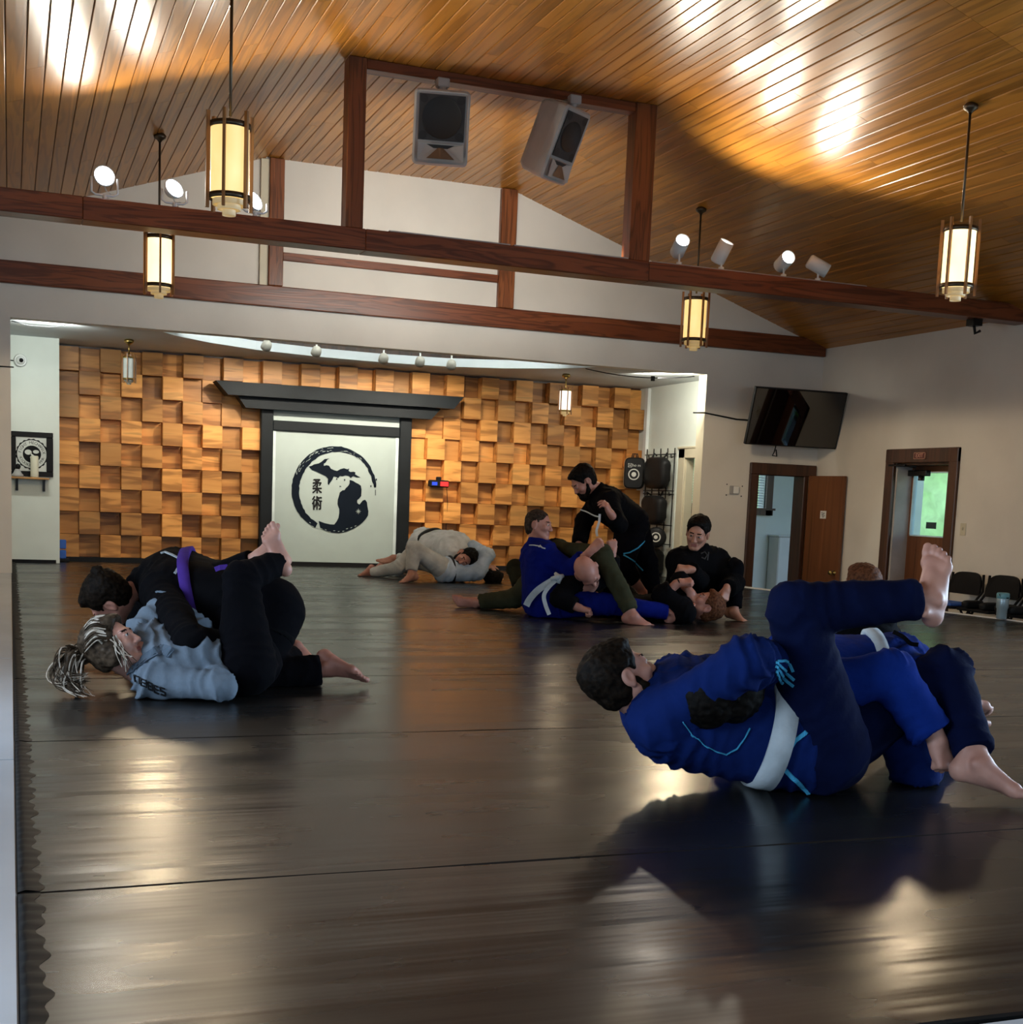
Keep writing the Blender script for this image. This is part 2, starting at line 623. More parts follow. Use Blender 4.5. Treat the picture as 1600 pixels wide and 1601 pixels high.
# horizontal wooden band and uprights on the gable
struct('trim_2', MB().bbox((XL, YP - .09, 3.945), (XR - .02, YP + .0, 4.245), .012), M_BEAM)
struct('trim_3', MB().bbox((3.52, YP - .10, 4.245), (3.73, YP, ZF - .01), .01), M_POST)
struct('trim_4', MB().bbox((7.07, YP - .10, 4.245), (7.33, YP, ZF - .01), .01), M_POST)
struct('trim_5', MB().bbox((3.73, YP - .07, 4.62), (7.07, YP, 4.735), .008), M_BEAM)
struct('trim_6', MB().box((3.40, YP - .05, 4.245), (3.52, YP, ZF - .03)), M_CREAM)

# right wall with windows and the exit opening
EX0, EX1, EZ = 16.13, 17.44, 2.12
wr = MB()
wall_grid(wr, 0, XR, XR + .38, (YR - .3, YP + .1), (LOW, ceil_z(XR) + .1), [(a, b_, 1.0, 2.9) for a, b_ in WIN_RIGHT] + [(EX0, EX1, LOW, EZ)])
struct('wall_right', wr, M_WALL)
wlft = MB()
wall_grid(wlft, 0, XL - .35, XL, (YR - .3, YP + .1), (LOW, ceil_z(XL) + .1), [(a, b_, 1.0, 2.9) for a, b_ in WIN_LEFT])
struct('wall_left', wlft, M_WALL)
wre = MB()
wall_grid(wre, 1, YR - .35, YR, (XL - .35, XR + .38), (LOW, 3.9), [(a, b_, 1.0, 2.9) for a, b_ in WIN_REAR])
wre.prism([(XL - .35, 3.9), (XR + .38, 3.9), (XR + .38, ceil_z(XR)), (FR, ZF + .1), (FL, ZF + .1), (XL - .35, ceil_z(XL))], 1, YR - .35, YR)
struct('wall_rear', wre, M_WALL)


def window(n, axis, t, a, b_, z0, z1):
    def bx(mb, a0, a1, z0, z1, d0, d1):
        if axis == 0: mb.box((t + d0, a0, z0), (t + d1, a1, z1))
        else: mb.box((a0, t + d0, z0), (a1, t + d1, z1))
    f = MB()
    w = .09
    for a0, a1, c0, c1 in ((a - w, a, z0 - w, z1 + w), (b_, b_ + w, z0 - w, z1 + w), (a, b_, z1, z1 + w), (a, b_, z0 - w, z0), ((a + b_) / 2 - .03, (a + b_) / 2 + .03, z0, z1)):
        bx(f, a0, a1, c0, c1, -.03, .03)
    root = tag(f.build('window_%d' % n, M_DARKWOOD), kind='structure')
    return root


wn_i = 1
for a, b_ in WIN_RIGHT: window(wn_i, 0, XR, a, b_, 1.0, 2.9); wn_i += 1
for a, b_ in WIN_LEFT: window(wn_i, 0, XL, a, b_, 1.0, 2.9); wn_i += 1
for a, b_ in WIN_REAR: window(wn_i, 1, YR, a, b_, 1.0, 2.9); wn_i += 1

# stage shell
SX = 11.375
struct('wall_stage_left', MB().box((-1.2, 22.2, -.03), (.735, YB, 3.58)), M_WALLW)
struct('wall_stage_side', MB().box((-1.4, YP2, -.03), (-1.2, YB + .2, 4.3)), M_WALLW)
wsr = MB()
wall_grid(wsr, 0, SX, SX + .15, (YP2, YB + .2), (LOW, 3.6), [(20.35, 21.2, LOW, 2.17)])
struct('wall_stage_right', wsr, M_WALLW)
struct('baseboard_stage', MB().box((0.0, 22.17, 0.0), (.68, 22.2, .05)), M_BLACK)
struct('baseboard_back', MB().box((.735, 22.86, 0), (SX, 22.94, .07)), M_BLACK)
wb = struct('wall_back', MB().box((-1.4, YB, -.03), (SX + .15, YB + .25, 4.4)), M_DARKWOOD)
NC, NR = 32, 9
BW, BH = (SX - .735) / NC, (3.49 - .06) / NR
ip = int((7.46 - .735) / BW); jp = int((1.6 - .06) / BH)
PAR = (ip + jp) % 2
for i in range(NC):
    for j in range(NR):
        x0 = .735 + i * BW
        z0 = .06 + j * BH
        proud = (i + j) % 2 == PAR
        d = (.24 + rng.uniform(-.03, .04)) if proud else (.05 + rng.uniform(-.03, .03))
        if 4.0 < x0 + BW / 2 < 6.75 and z0 < 2.8: d = .03 + .01 * (i % 2)
        if 3.0 < x0 + BW / 2 < 7.8 and 2.6 < z0 + BH * .8 and z0 < 3.0: d = min(d, .10)
        g = .002
        MB().bbox((x0 + g, YB - d, z0 + g), (x0 + BW - g, YB, z0 + BH - g), .004).build('wood_block', M_BLOCK, wb)
# stage ceiling with the curved cove
arc = [(2.0, 19.93), (2.3, 20.45), (2.9, 21.05), (3.7, 21.55), (4.8, 21.88), (5.9, 21.97), (7.0, 21.84), (7.9, 21.4), (8.63, 20.75), (9.1, 19.93)]
sc = MB()
sc.prism([(-1.3, 19.9)] + arc + [(SX + .1, 19.9), (SX + .1, YB + .2), (-1.3, YB + .2)], 2, 3.52, 3.66)
struct('ceiling_stage', sc, plain('stage_ceiling_paint', (.52, .55, .57), .7, var=.03))
cv = MB()
cv.box((-1.4, YP2 - .05, 4.30), (SX + .15, YB + .2, 4.42))
struct('ceiling_cove', cv, M_WHITE)

# vestibule behind the front wall, right
struct('wall_vestibule_back', (lambda m: (wall_grid(m, 1, 22.5, 22.75, (SX + .15, 15.6), (LOW, 3.6), [(12.13, 13.87, 1.34, 2.35)]), m)[1])(MB()), M_WALLW)
struct('wall_vestibule_right', MB().box((15.4, YP2, LOW), (15.6, 22.6, 3.6)), M_WALLW)
struct('ceiling_vestibule', MB().box((SX + .1, YP2, 3.5), (15.6, 22.7, 3.6)), M_WALLW)
vw = MB()
for a0, a1, c0, c1 in ((11.98, 12.13, 1.2, 2.5), (13.87, 14.01, 1.2, 2.5), (12.13, 13.87, 2.35, 2.5), (11.95, 14.03, 1.2, 1.30), (11.9, 14.06, 1.30, 1.34)):
    vw.box((a0, 22.44 - (.04 if c1 == 1.34 else 0), c0), (a1, 22.53, c1))
vwo = tag(vw.build('window_9', M_DARKWOOD), kind='structure')
for k in range(20):
    z = 1.37 + k * .05
    MB().add([(12.14, 22.55, z), (13.86, 22.55, z), (13.86, 22.60, z + .022), (12.14, 22.60, z + .022), (12.14, 22.552, z + .004), (13.86, 22.552, z + .004), (13.86, 22.602, z + .026), (12.14, 22.602, z + .026)],
             [(3, 2, 1, 0), (4, 5, 6, 7), (0, 1, 5, 4), (1, 2, 6, 5), (2, 3, 7, 6), (3, 0, 4, 7)]).build('blind_slat', M_WHITE, vwo)
# outdoors beyond the doors and windows
M_GRASS = plain('lawn', (.10, .30, .04), .9, var=.3, nscale=2)
struct('ground_lawn', MB().box((15.9, -20, LOW - .3), (90, 60, LOW - .1)), M_GRASS)
struct('ground_lawn_north', MB().box((-20, 24.2, LOW - .3), (15.9, 60, LOW - .1)), M_GRASS)

# ================================================================== DOORS
# inner door: frame in the front wall, leaf swung open against the right wall
df = MB()
df.bbox((11.77, YP - .05, LOW), (DX0 + .012, YP2 + .02, DZ + .01), .01)
df.bbox((DX1 - .012, YP - .05, LOW), (12.93, YP2 + .02, DZ + .01), .01)
df.bbox((11.77, YP - .055, DZ), (13.08, YP2 + .02, 2.10), .012)
d1 = tag(df.build('door_1', M_DARKWOOD), kind='structure')
hx, hy = 12.95, 19.56
ex, ey = 13.065, 18.68
dv = np.array([ex - hx, ey - hy]); L = np.linalg.norm(dv); dv /= L
nv = np.array([-dv[1], dv[0]])
lf = MB()
def leafbox(mb, a0, a1, t0, t1, z0, z1, mi=0):
    P = [np.array([hx, hy]) + dv * a + nv * t for a, t in ((a0, t0), (a1, t0), (a1, t1), (a0, t1))]
    vs = [(p[0], p[1], z0) for p in P] + [(p[0], p[1], z1) for p in P]
    mb.add(vs, [(0, 3, 2, 1), (4, 5, 6, 7), (0, 1, 5, 4), (1, 2, 6, 5), (2, 3, 7, 6), (3, 0, 4, 7)], mi)
leafbox(lf, 0, L, -.05, 0, LOW + .02, 1.92)
leaf = lf.build('door_leaf', M_DOOR, d1)
sg = MB(); leafbox(sg, .36, .50, -.058, -.05, 1.20, 1.33)
sgo = sg.build('paper_sign', plain('paper', (.78, .77, .74), .8), leaf)
pr = MB()
for k, (a0, a1, z) in enumerate(((.385, .42, 1.30), (.43, .47, 1.295), (.395, .465, 1.275), (.40, .44, 1.255), (.445, .475, 1.25), (.41, .46, 1.23))):
    leafbox(pr, a0, a1, -.060, -.0585, z - .006, z + .004)
M_INK = plain('black_ink', (.01, .01, .011), .6)
M_INK.node_tree.nodes['Principled BSDF'].inputs['Specular IOR Level'].default_value = .1
kn = MB()
kp = np.array([hx, hy]) + dv * (L - .09) + nv * (-.05)
kn.lathe([(.045, 0), (.045, .012), (.014, .02), (.014, .055), (.034, .07), (.042, .09), (.034, .11), (.0, .115)], (kp[0], kp[1], .30), 14, 0, (-nv[0], -nv[1], 0), caps=False)
kn.build('door_knob', M_BRASS, leaf)
leafp = pr.build('scribble', M_INK, leaf)
for z in (-.3, .7, 1.7):
    h = MB(); h.lathe([(.018, -.06), (.018, .06)], (hx - .01, hy + .01, z), 8)
    h.build('hinge', M_BRASS, d1)

# exit door set deep in the right wall
ef = MB()
ef.bbox((XR - .05, EX1, LOW), (XR + .02, EX1 + .21, EZ + .22), .01)
ef.bbox((XR - .05, EX0 - .2, LOW), (XR + .02, EX0, EZ + .22), .01)
ef.bbox((XR - .055, EX0 - .2, EZ), (XR + .02, EX1 + .21, EZ + .22), .012)
ef.box((XR + .02, EX0, EZ - .03), (XR + .38, EX1, EZ))
ef.box((XR + .02, EX0, LOW), (XR + .37, EX0 + .03, EZ))
d2 = tag(ef.build('door_2', M_DARKWOOD), kind='structure')
MB().box((XR + .02, EX1 - .03, LOW), (XR + .30, EX1, EZ)).build('door_jamb', plain('lit_jamb_tone', (.45, .42, .40), .45), d2)  # far jamb coloured pale to paint in the light falling on it
XD = XR + .30
wy0, wy1, wz0, wz1 = 16.50, 17.36, .99, 2.0
dl = MB()
wall_grid(dl, 0, XD, XD + .06, (EX0 + .03, EX1 - .03), (LOW, EZ - .03), [(wy0, wy1, wz0, wz1)])
dleaf = dl.build('door_leaf', M_DOOR, d2)
dfm = MB()
for a0, a1, c0, c1 in ((wy0, wy0 + .02, wz0, wz1), (wy1 - .02, wy1, wz0, wz1), (wy0, wy1, wz0, wz0 + .02), (wy0, wy1, wz1 - .02, wz1)):
    dfm.box((XD - .012, a0, c0), (XD + .06, a1, c1))
dfm.build('window_bead', plain('pale_bead', (.55, .75, .85), .3), dleaf)
MB().box((XD + .02, wy0, wz0), (XD + .03, wy1, wz1)).build('window_pane', M_GLASS, dleaf)
stk = MB(); stk.box((XD + .012, 16.75, 1.12), (XD + .018, 16.99, 1.22))
stk.build('sticker', plain('dark_sticker', (.02, .05, .06), .5), dleaf)
cl = MB()
cl.bbox((XD - .10, 16.95, 1.93), (XD, 17.40, 2.02), .01)
cl.tube([(XD - .06, 17.30, 2.0), (XD - .25, 17.0, 2.06), (XR + .0, 17.40, 2.10)], .018, 8)
cl.lathe([(.05, 0), (.05, .08), (.0, .09)], (XD - .06, 17.10, 1.86), 10, 0, caps=False)
cl.bbox((XR - .06, 17.15, 2.07), (XR - .01, 17.56, 2.10), .006)
cl.build('door_closer', M_BLKMET, dleaf)
# exit sign on the head of the frame
sr = empty('exit_sign', ((XR - .06) * K, 16.78 * K, 2.23 * K), 'small dark red EXIT sign on the head of the far door frame', 'sign')
MB().bbox((XR - .07, 16.66, 2.18), (XR - .055, 16.92, 2.27), .003).build('sign_plate', plain('exit_red_plate', (.10, .012, .008), .5), sr)
fr = MB()
for a0, a1, c0, c1 in ((16.655, 16.925, 2.267, 2.275), (16.655, 16.925, 2.175, 2.183), (16.655, 16.663, 2.175, 2.275), (16.917, 16.925, 2.175, 2.275)):
    fr.box((XR - .074, a0, c0), (XR - .055, a1, c1))
fr.build('sign_border', plain('exit_border', (.55, .28, .18), .5), sr)
tv, tf = text_mesh('EXIT', .085, .002)
mb = MB()
mb.add([(XR - .073 - v[2], 16.79 - v[0], 2.225 + v[1]) for v in tv], tf)
mb.build('sign_letters', plain('exit_letters', (.75, .40, .28), .5), sr)

# ================================================================== TRUSS
tr = empty('roof_truss', (5.375 * K, 14.85 * K, 4 * K), 'dark red-brown wooden tie beam with two posts up to the ceiling', 'beam')
for x0, x1 in ((XL, .72), (.72, 3.72), (3.72, 7.24), (7.24, XR - .01)):
    MB().bbox((x0, 14.7, 3.99), (x1, 15.02, 4.225), .008).build('tie_beam', M_BEAM, tr)
MB().bbox((3.49, 14.72, 4.225), (3.69, 14.95, ZF), .008).build('post', M_POST, tr)
MB().bbox((6.975, 14.72, 4.225), (7.25, 14.95, ZF), .008).build('post', M_POST, tr)
MB().bbox((3.69, 14.74, 5.93), (6.975, 14.93, ZF), .008).build('ceiling_tie', M_BEAM, tr)
MB().box((4.0, 14.73, 4.225), (5.45, 14.80, 4.245)).build('light_track', M_GREYP, tr)
MB().box((5.50, 14.73, 4.225), (6.97, 14.80, 4.245)).build('light_track', M_GREYP, tr)
MB().box((7.3, 14.73, 4.225), (10.4, 14.80, 4.24)).build('light_track', M_GREYP, tr)
br = MB(); br.box((12.2, 14.8, 3.90), (12.35, 14.95, 3.99)); br.tube([(12.25, 14.85, 3.92), (12.28, 14.85, 3.80), (12.36, 14.85, 3.84)], .02)
br.build('bracket', M_BLKMET, tr)

# ================================================================== PENDANT LANTERNS
def shade_mat(name, col, s, tcol):
    m, nt, b = nmat(name)
    b.inputs['Base Color'].default_value = (.7, .6, .42, 1)
    nz, rp, mp = noise_col(nt, b, tcol, col, (1, 1, .6), 6.0, 2, .3, .7)
    nt.links.new(rp.outputs[0], b.inputs['Emission Color'])
    b.inputs['Emission Strength'].default_value = s
    b.inputs['Roughness'].default_value = .5
    return m


M_SHADE = shade_mat('lit_lantern_shade', (1.0, .74, .30), 1.15, (.92, .56, .15))
M_SHADE2 = shade_mat('bright_lantern_shade', (1.0, .82, .48), 2.2, (1.0, .72, .32))
M_SHADE3 = shade_mat('white_lantern_shade', (1.0, .95, .85), 1.6, (1.0, .9, .75))
M_TIER = shade_mat('lit_louvre', (1.0, .66, .22), .30, (.8, .5, .15))
M_OFFSH = plain('unlit_lantern_glass', (.55, .58, .55), .3)
M_TIEROFF = plain('unlit_louvre', (.35, .33, .28), .4)


def lantern(x, y, ztop, zb_top, label, sm, tm, group, s=1.0, nslat=6, rot=.25):
    """lantern body from zb_top down; rod up to ztop; room units"""
    root = empty('pendant_lantern', (x * K, y * K, ztop * K), label, 'lamp', group)
    cz = zb_top
    MB().lathe([(.0, .0), (.05, -.005), (.075, -.03), (.07, -.06), (.03, -.085), (.02, -.1)], (x, y, ztop + .01), 20, caps=False).build('canopy', M_BRONZE if s == 1 else M_BRASS, root)
    MB().tube([(x, y, ztop - .05), (x, y, cz - .02 * s)], .013 * (1 if s == 1 else .9), 8).build('rod', M_BRONZE if s == 1 else M_BRASS, root)
    R = .155 * s
    h = .56 * s
    t = cz - .10 * s
    sh = MB().lathe([(R, 0), (R, -h)], (x, y, t), 32, caps=False)
    sh.lathe([(.0, 0), (R, 0)], (x, y, t), 32, caps=False)
    sh.lathe([(R * .98, 0), (.0, 0)], (x, y, t - h), 32, caps=False)
    so = sh.build('shade', sm, root)
    for z in (t + .0, t - h):
        MB().lathe([(R + .002, .022 * s), (R + .014 * s, .022 * s), (R + .014 * s, -.022 * s), (R + .002, -.022 * s), (R + .002, .022 * s)], (x, y, z), 32, caps=False).build('ring', M_BRONZE if s == 1 else M_BRASS, root)
    for k, (r, dz) in enumerate(((.135, .055), (.095, .10), (.055, .135))):
        r *= s; dz *= s
        z1 = t - h - (0.02, .055, .10)[k] * s
        tb = MB().lathe([(r, 0), (r, -(dz * .0 + .045 * s)), (r - .008 * s, -.045 * s), (r - .008 * s, 0), (r, 0)], (x, y, z1), 28, caps=False)
        tb.lathe([(0, -.02 * s), (r - .004 * s, -.02 * s)], (x, y, z1), 28, caps=False)
        tb.build('louvre', tm, root)
    for k in range(nslat):
        a = rot + 2 * PI * k / nslat
        c, sn = math.cos(a), math.sin(a)
        r0, r1, w = R + .012 * s, R + .042 * s, .011 * s
        P = [(r0, -w), (r1, -w), (r1, w), (r0, w)]
        z0, z1 = cz - .76 * s, cz + .0 * s
        mb = MB()
        vs = [(x + c * u - sn * v, y + sn * u + c * v, zz) for zz in (z0, z1) for u, v in P]
        mb.add(vs, [(0, 3, 2, 1), (4, 5, 6, 7), (0, 1, 5, 4), (1, 2, 6, 5), (2, 3, 7, 6), (3, 0, 4, 7)])
        mb.build('slat', M_LAMPWOOD, root)
    return root


G = 'wooden slatted pendant lanterns in the hall'
lantern(1.70, 11.3, ceil_z(1.70), 4.33, 'large amber slatted lantern hanging in front of the left half of the tie beam', M_SHADE, M_TIER, G, rot=.12)
lantern(1.69, 16.7, ceil_z(1.69), 4.34, 'brightest slatted lantern, hanging behind the left end of the tie beam', M_SHADE2, M_TIER, G, rot=.5)
lantern(9.03, 16.8, ceil_z(9.03), 4.30, 'amber slatted lantern behind the tie beam under the right spotlights', M_SHADE, M_TIER, G, rot=.62)
lantern(9.06, 11.3, ceil_z(9.06), 4.31, 'large slatted lantern hanging alone at the far right above the television', M_SHADE2, M_TIER, G, rot=.35)
lantern(1.735, 21.5, 3.52, 3.30, 'small unlit lantern hanging on the left of the stage', M_OFFSH, M_TIEROFF, 'small lanterns on the stage', s=.58, rot=.2)
lantern(9.09, 21.5, 3.52, 3.30, 'small white-lit lantern hanging on the right of the stage', M_SHADE3, M_TIER, 'small lanterns on the stage', s=.63, rot=.5)
# their glow (a lamp inside each lit lantern, shining past the louvres)
for x, y, z, e in ((1.70, 11.3, 3.38, 18), (1.69, 16.7, 3.38, 70), (9.03, 16.8, 3.35, 70), (9.06, 11.3, 3.35, 32), (9.09, 21.5, 2.70, 6)):
    lamp('lantern_bulb', 'SPOT', (x * K, y * K, (z - .14) * K), e, (1, .78, .50), (x * K, y * K, 0), spot_size=math.radians(176), spot_blend=.12, shadow_soft_size=.10)

# ================================================================== BEAM SPOTLIGHTS
M_LED = plain('lit_lamp_face', (1, 1, 1), .4, emit=(.95, .98, 1.0), estr=30, var=.01)
CAMR_U = np.array([0, 0, 1.3])


def flood(x, z, label, tgt):
    c = np.array([x, 14.78, z])
    root = empty('floodlight', (x * K, 14.78 * K, 4.225 * K), label, 'spotlight', 'white floodlights on the left of the tie beam')
    d = np.array(tgt, float) - c; d /= np.linalg.norm(d)
    MB().lathe([(.03, -.10), (.07, -.09), (.105, -.03), (.112, 0), (.105, .004), (.098, -.008)], c, 22, 0, d, caps=False).lathe([(0.0, -.1), (.03, -.1)], c, 22, 0, d, caps=False).build('lamp_head', M_WHITE, root)
    MB().lathe([(0, -.004), (.098, -.004)], c, 22, 0, d, caps=False).build('lamp_face', M_LED, root)
    y = MB()
    y.tube([(x - .13, 14.78, z - .02), (x - .13, 14.78, 4.30), (x - .09, 14.78, 4.275), (x + .09, 14.78, 4.275), (x + .13, 14.78, 4.30), (x + .13, 14.78, z - .02)], .012, 6)
    y.tube([(x, 14.78, 4.225), (x, 14.78, 4.275)], .022, 8)
    y.build('yoke', M_WHITE, root)
    cb = MB().tube([c - d * .1, (x + .02, 14.83, z - .14), (x + .07, 14.82, 4.30), (x + .03, 14.80, 4.24)], .006, 5)
    cb.build('cable', M_WHITE, root)
    return c, d


def can(x, z, label, tgt, lit=True):
    root = empty('track_spotlight', (x * K, 14.78 * K, 4.225 * K), label, 'spotlight', 'white can spotlights on the right of the tie beam')
    base = np.array([x, 14.78, 4.30])
    c = np.array([x, 14.78, z])
    d = np.array(tgt, float) - c; d /= np.linalg.norm(d)
    MB().lathe([(.0, -.15), (.075, -.15), (.09, -.13), (.09, .13), (.084, .13), (.084, .02)], c, 22, 0, d, caps=False).build('lamp_can', M_WHITE, root)
    if lit:
        MB().lathe([(0, .06), (.083, .06)], c, 22, 0, d, caps=False).build('lamp_face', M_LED, root)
    else:
        MB().lathe([(0, .03), (.083, .03)], c, 22, 0, d, caps=False).build('lamp_face', M_GREYP, root)
    y = MB(); y.tube([(x, 14.78, 4.225), (x, 14.78, z - .06)], .014, 6)
    y.lathe([(.035, 0), (.035, .03), (.02, .035)], (x, 14.78, 4.24), 10)
    y.build('stem', M_WHITE, root)
    return c, d


beams = [flood(.94, 4.47, 'leftmost white floodlight on the tie beam', (1.6, 10.5, 5.4)),
         flood(1.65, 4.43, 'second white floodlight from the left on the tie beam', (3.2, 11.6, 6.0)),
         flood(2.50, 4.40, 'floodlight half hidden behind the large amber lantern', (4.9, 11.4, 6.04)),
         can(7.68, 4.46, 'first can spotlight right of the right post, lit and tilted up', (6.9, 11.0, 6.3)),
         can(8.27, 4.46, 'second can spotlight right of the right post, leaning right', (8.75, 13.5, 6.6)),
         can(9.17, 4.43, 'third can spotlight right of the right post, glaring at the viewer', (8.5, 10.0, 5.8))]
can(9.68, 4.42, 'unlit can spotlight turned to the right on the tie beam', (10.35, 14.5, 4.05), lit=False)
for c, d in beams:
    p = c + d * .16
    lamp('beam_spot', 'SPOT', p * K, 84, (1, .90, .74), (p + d) * K, spot_size=math.radians(118), spot_blend=1.0, shadow_soft_size=.05)

# ================================================================== STAGE COVE LAMPS
M_EYE = plain('eyeball_enamel', (.30, .28, .24), .5)
for k, (px, py) in enumerate(((417, 540), (495, 549), (600, 560), (657, 565), (706, 570))):
    q = on(px, py, 1, 20.9)
    x, y, z = q
    names = ['leftmost', 'second', 'third', 'fourth', 'fifth and rightmost']
    root = empty('cove_spotlight', (x * K, y * K, 4.3 * K), names[k] + ' round white eyeball spotlight in the lit slot above the stage', 'spotlight', 'eyeball spotlights above the stage')
    tgt = np.array([x + (x - 5.4) * .3, 23, 1.4])
    c = np.array([x, y, z])
    d = tgt - c; d /= np.linalg.norm(d)
    MB().lathe([(.0, -.085), (.04, -.078), (.068, -.05), (.08, 0), (.08, .06), (.07, .06), (.066, .02)], c, 18, 0, d, caps=False).build('lamp_head', M_EYE, root)
    MB().lathe([(0, .02), (.066, .02)], c, 18, 0, d, caps=False).build('lamp_face', M_LED, root)
    MB().tube([(x, y, 4.3), (x, y, z + .06)], .015, 6).build('stem', M_WHITE, root)
    p = c + d * .1
    lamp('cove_spot', 'SPOT', p * K, 84, (1, .90, .72), (p + d) * K, spot_size=math.radians(100), spot_blend=.7, shadow_soft_size=.03)
# strip lights hidden in the slot and above the stage wings
lamp('cove_strip', 'AREA', (5.4 * K, 20.3 * K, 3.75 * K), 40, (.92, 1, .95), (5.4 * K, 20.9 * K, 4.3 * K), shape='RECTANGLE', size=6.0 * K, size_y=.12)
lamp('wing_strip', 'AREA', (10.2 * K, 20.05 * K, 3.45 * K), 22, (1, .97, .82), (11.3 * K, 20.9 * K, 2.4 * K), shape='RECTANGLE', size=.7, size_y=.06)
lamp('wing_strip', 'AREA', (.5 * K, 20.05 * K, 3.46 * K), 15, (.95, 1, .92), (.5 * K, 22 * K, 2.6 * K), shape='RECTANGLE', size=.5, size_y=.06)

# linear lights on the tie beam wash the gable behind it
lamp('track_wash', 'AREA', (4.72 * K, 14.82 * K, 4.27 * K), 23, (1, .98, .90), (4.9 * K, 19.6 * K, 4.7 * K), shape='RECTANGLE', size=1.4 * K, size_y=.05, spread=math.radians(125))
lamp('track_wash', 'AREA', (6.2 * K, 14.82 * K, 4.27 * K), 23, (1, .98, .90), (6.2 * K, 19.6 * K, 4.7 * K), shape='RECTANGLE', size=1.4 * K, size_y=.05, spread=math.radians(125))

# ================================================================== STAGE GATE WITH THE EMBLEM
YG = 22.9
gate = empty('stage_gate', (5.37 * K, 22.9 * K, 0), 'black wooden temple gate framing a white banner at the back of the stage', 'gate')
for x0, x1 in ((4.03, 4.24), (6.50, 6.715)):
    MB().bbox((x0, 22.84, 0), (x1, 23.0, 2.70), .012).build('post', M_BLKPAINT, gate)
MB().bbox((4.24, 22.86, 2.325), (6.50, 22.98, 2.495), .01).build('tie_rail', M_BLKPAINT, gate)
MB().prism([(3.60, 2.86), (7.20, 2.86), (7.03, 2.665), (3.74, 2.665)], 1, 22.70, 22.99).build('lower_lintel', M_BLKPAINT, gate)
MB().prism([(3.22, 3.075), (7.58, 3.085), (7.40, 2.865), (3.42, 2.855)], 1, 22.56, 22.99).build('roof_lintel', M_BLKPAINT, gate)
M_BANNER = plain('white_banner', (.30, .35, .335), .55, var=.03)
MB().box((4.24, 22.91, 2.495), (6.50, 22.95, 2.665)).build('transom_panel', M_BANNER, gate)
pan = MB().box((4.24, 22.91, .025), (6.50, 22.95, 2.325)).build('banner_panel', M_BANNER, gate)
M_EDGE = plain('banner_edge', (.50, .57, .57), .5)
for x0 in (4.24, 6.44):
    MB().box((x0, 22.90, .03), (x0 + .055, 22.912, 2.32)).build('stretcher_edge', M_EDGE, gate)
MB().box((4.24, 22.88, 0), (6.5, 22.96, .028)).build('sill', M_BLKPAINT, gate)
M_NAVYINK = plain('dark_navy_ink', (.004, .007, .013), .7)
M_NAVYINK.node_tree.nodes['Principled BSDF'].inputs['Specular IOR Level'].default_value = .08


def E2(x, y):
    """emblem drawing units -> banner plane"""
    q = on(440 + x * .1125, 680 + y * .1125, 1, 22.905)
    return (q[0], q[2])


def flatpoly(mb, pts, t=.004, mi=0):
    mb.prism([E2(*p) for p in pts], 1, 22.905, 22.905 - t, mi)


emb = MB()
up = [(385, 440), (430, 425), (450, 410), (520, 395), (560, 372), (600, 335), (668, 328), (640, 345), (615, 385), (590, 400), (590, 430), (630, 420), (665, 430), (690, 470), (740, 492), (775, 500), (820, 475), (870, 462), (920, 478), (942, 465), (935, 500), (960, 515), (1005, 510), (1030, 520), (1025, 548), (1060, 570), (1100, 590), (1050, 590), (1000, 570), (965, 598), (940, 570), (890, 562), (850, 575), (815, 568), (790, 600), (765, 585), (730, 575), (710, 620), (680, 660), (660, 697), (645, 680), (650, 610), (620, 575), (560, 545), (490, 510), (430, 490), (410, 470), (390, 450)]
flatpoly(emb, up)
lp = [(950, 625), (975, 632), (1000, 640), (1030, 660), (1070, 680), (1105, 705), (1115, 760), (1110, 850), (1085, 880), (1055, 905), (1055, 945), (1085, 968), (1105, 945), (1130, 912), (1165, 900), (1190, 935), (1195, 985), (1210, 1060), (1205, 1120), (1170, 1170), (1130, 1215), (1080, 1255), (1000, 1305), (900, 1345), (800, 1365), (700, 1355), (600, 1325), (540, 1290), (532, 1250), (520, 1195), (600, 1225), (680, 1243), (735, 1245), (770, 1200), (795, 1150), (806, 1080), (805, 1030), (782, 960), (785, 900), (800, 850), (812, 800), (850, 770), (880, 765), (895, 740), (915, 722), (935, 700), (950, 670)]
flatpoly(emb, lp)
# brushed ring: outer and inner edges with ragged ends, drawn clockwise from lower left to right
cx, cy = 735, 755
ring_o, ring_i = [], []
for k in range(0, 61):
    a = math.radians(112 + (357 - 112) * k / 60)         # image angle, y down
    w = np.interp(k, [0, 12, 24, 34, 40, 50, 58, 60], [70, 100, 112, 95, 72, 45, 50, 30])
    ro = np.interp(k, [0, 20, 40, 60], [598, 592, 600, 585]) + rng.uniform(-5, 5)
    ri = ro - w + rng.uniform(-5, 5)
    ring_o.append((cx + ro * math.cos(a), cy + ro * math.sin(a)))
    ring_i.append((cx + ri * math.cos(a), cy + ri * math.sin(a)))
for k in range(60):
    if 1 <= k: flatpoly(emb, [ring_o[k], ring_o[k + 1], ring_i[k + 1], ring_i[k]])
for (x, y, a, b_) in ((1320, 620, 8, 14), (1300, 715, 7, 18), (1245, 712, 7, 12), (1308, 800, 4, 40), (880, 625, 7, 12), (770, 612, 8, 9), (820, 715, 12, 5)):
    flatpoly(emb, [(x - a, y - b_), (x + a, y - b_), (x + a, y + b_), (x - a, y + b_)])
emb.build('emblem_print', M_NAVYINK, gate)
dry = MB()     # dry-brush gaps
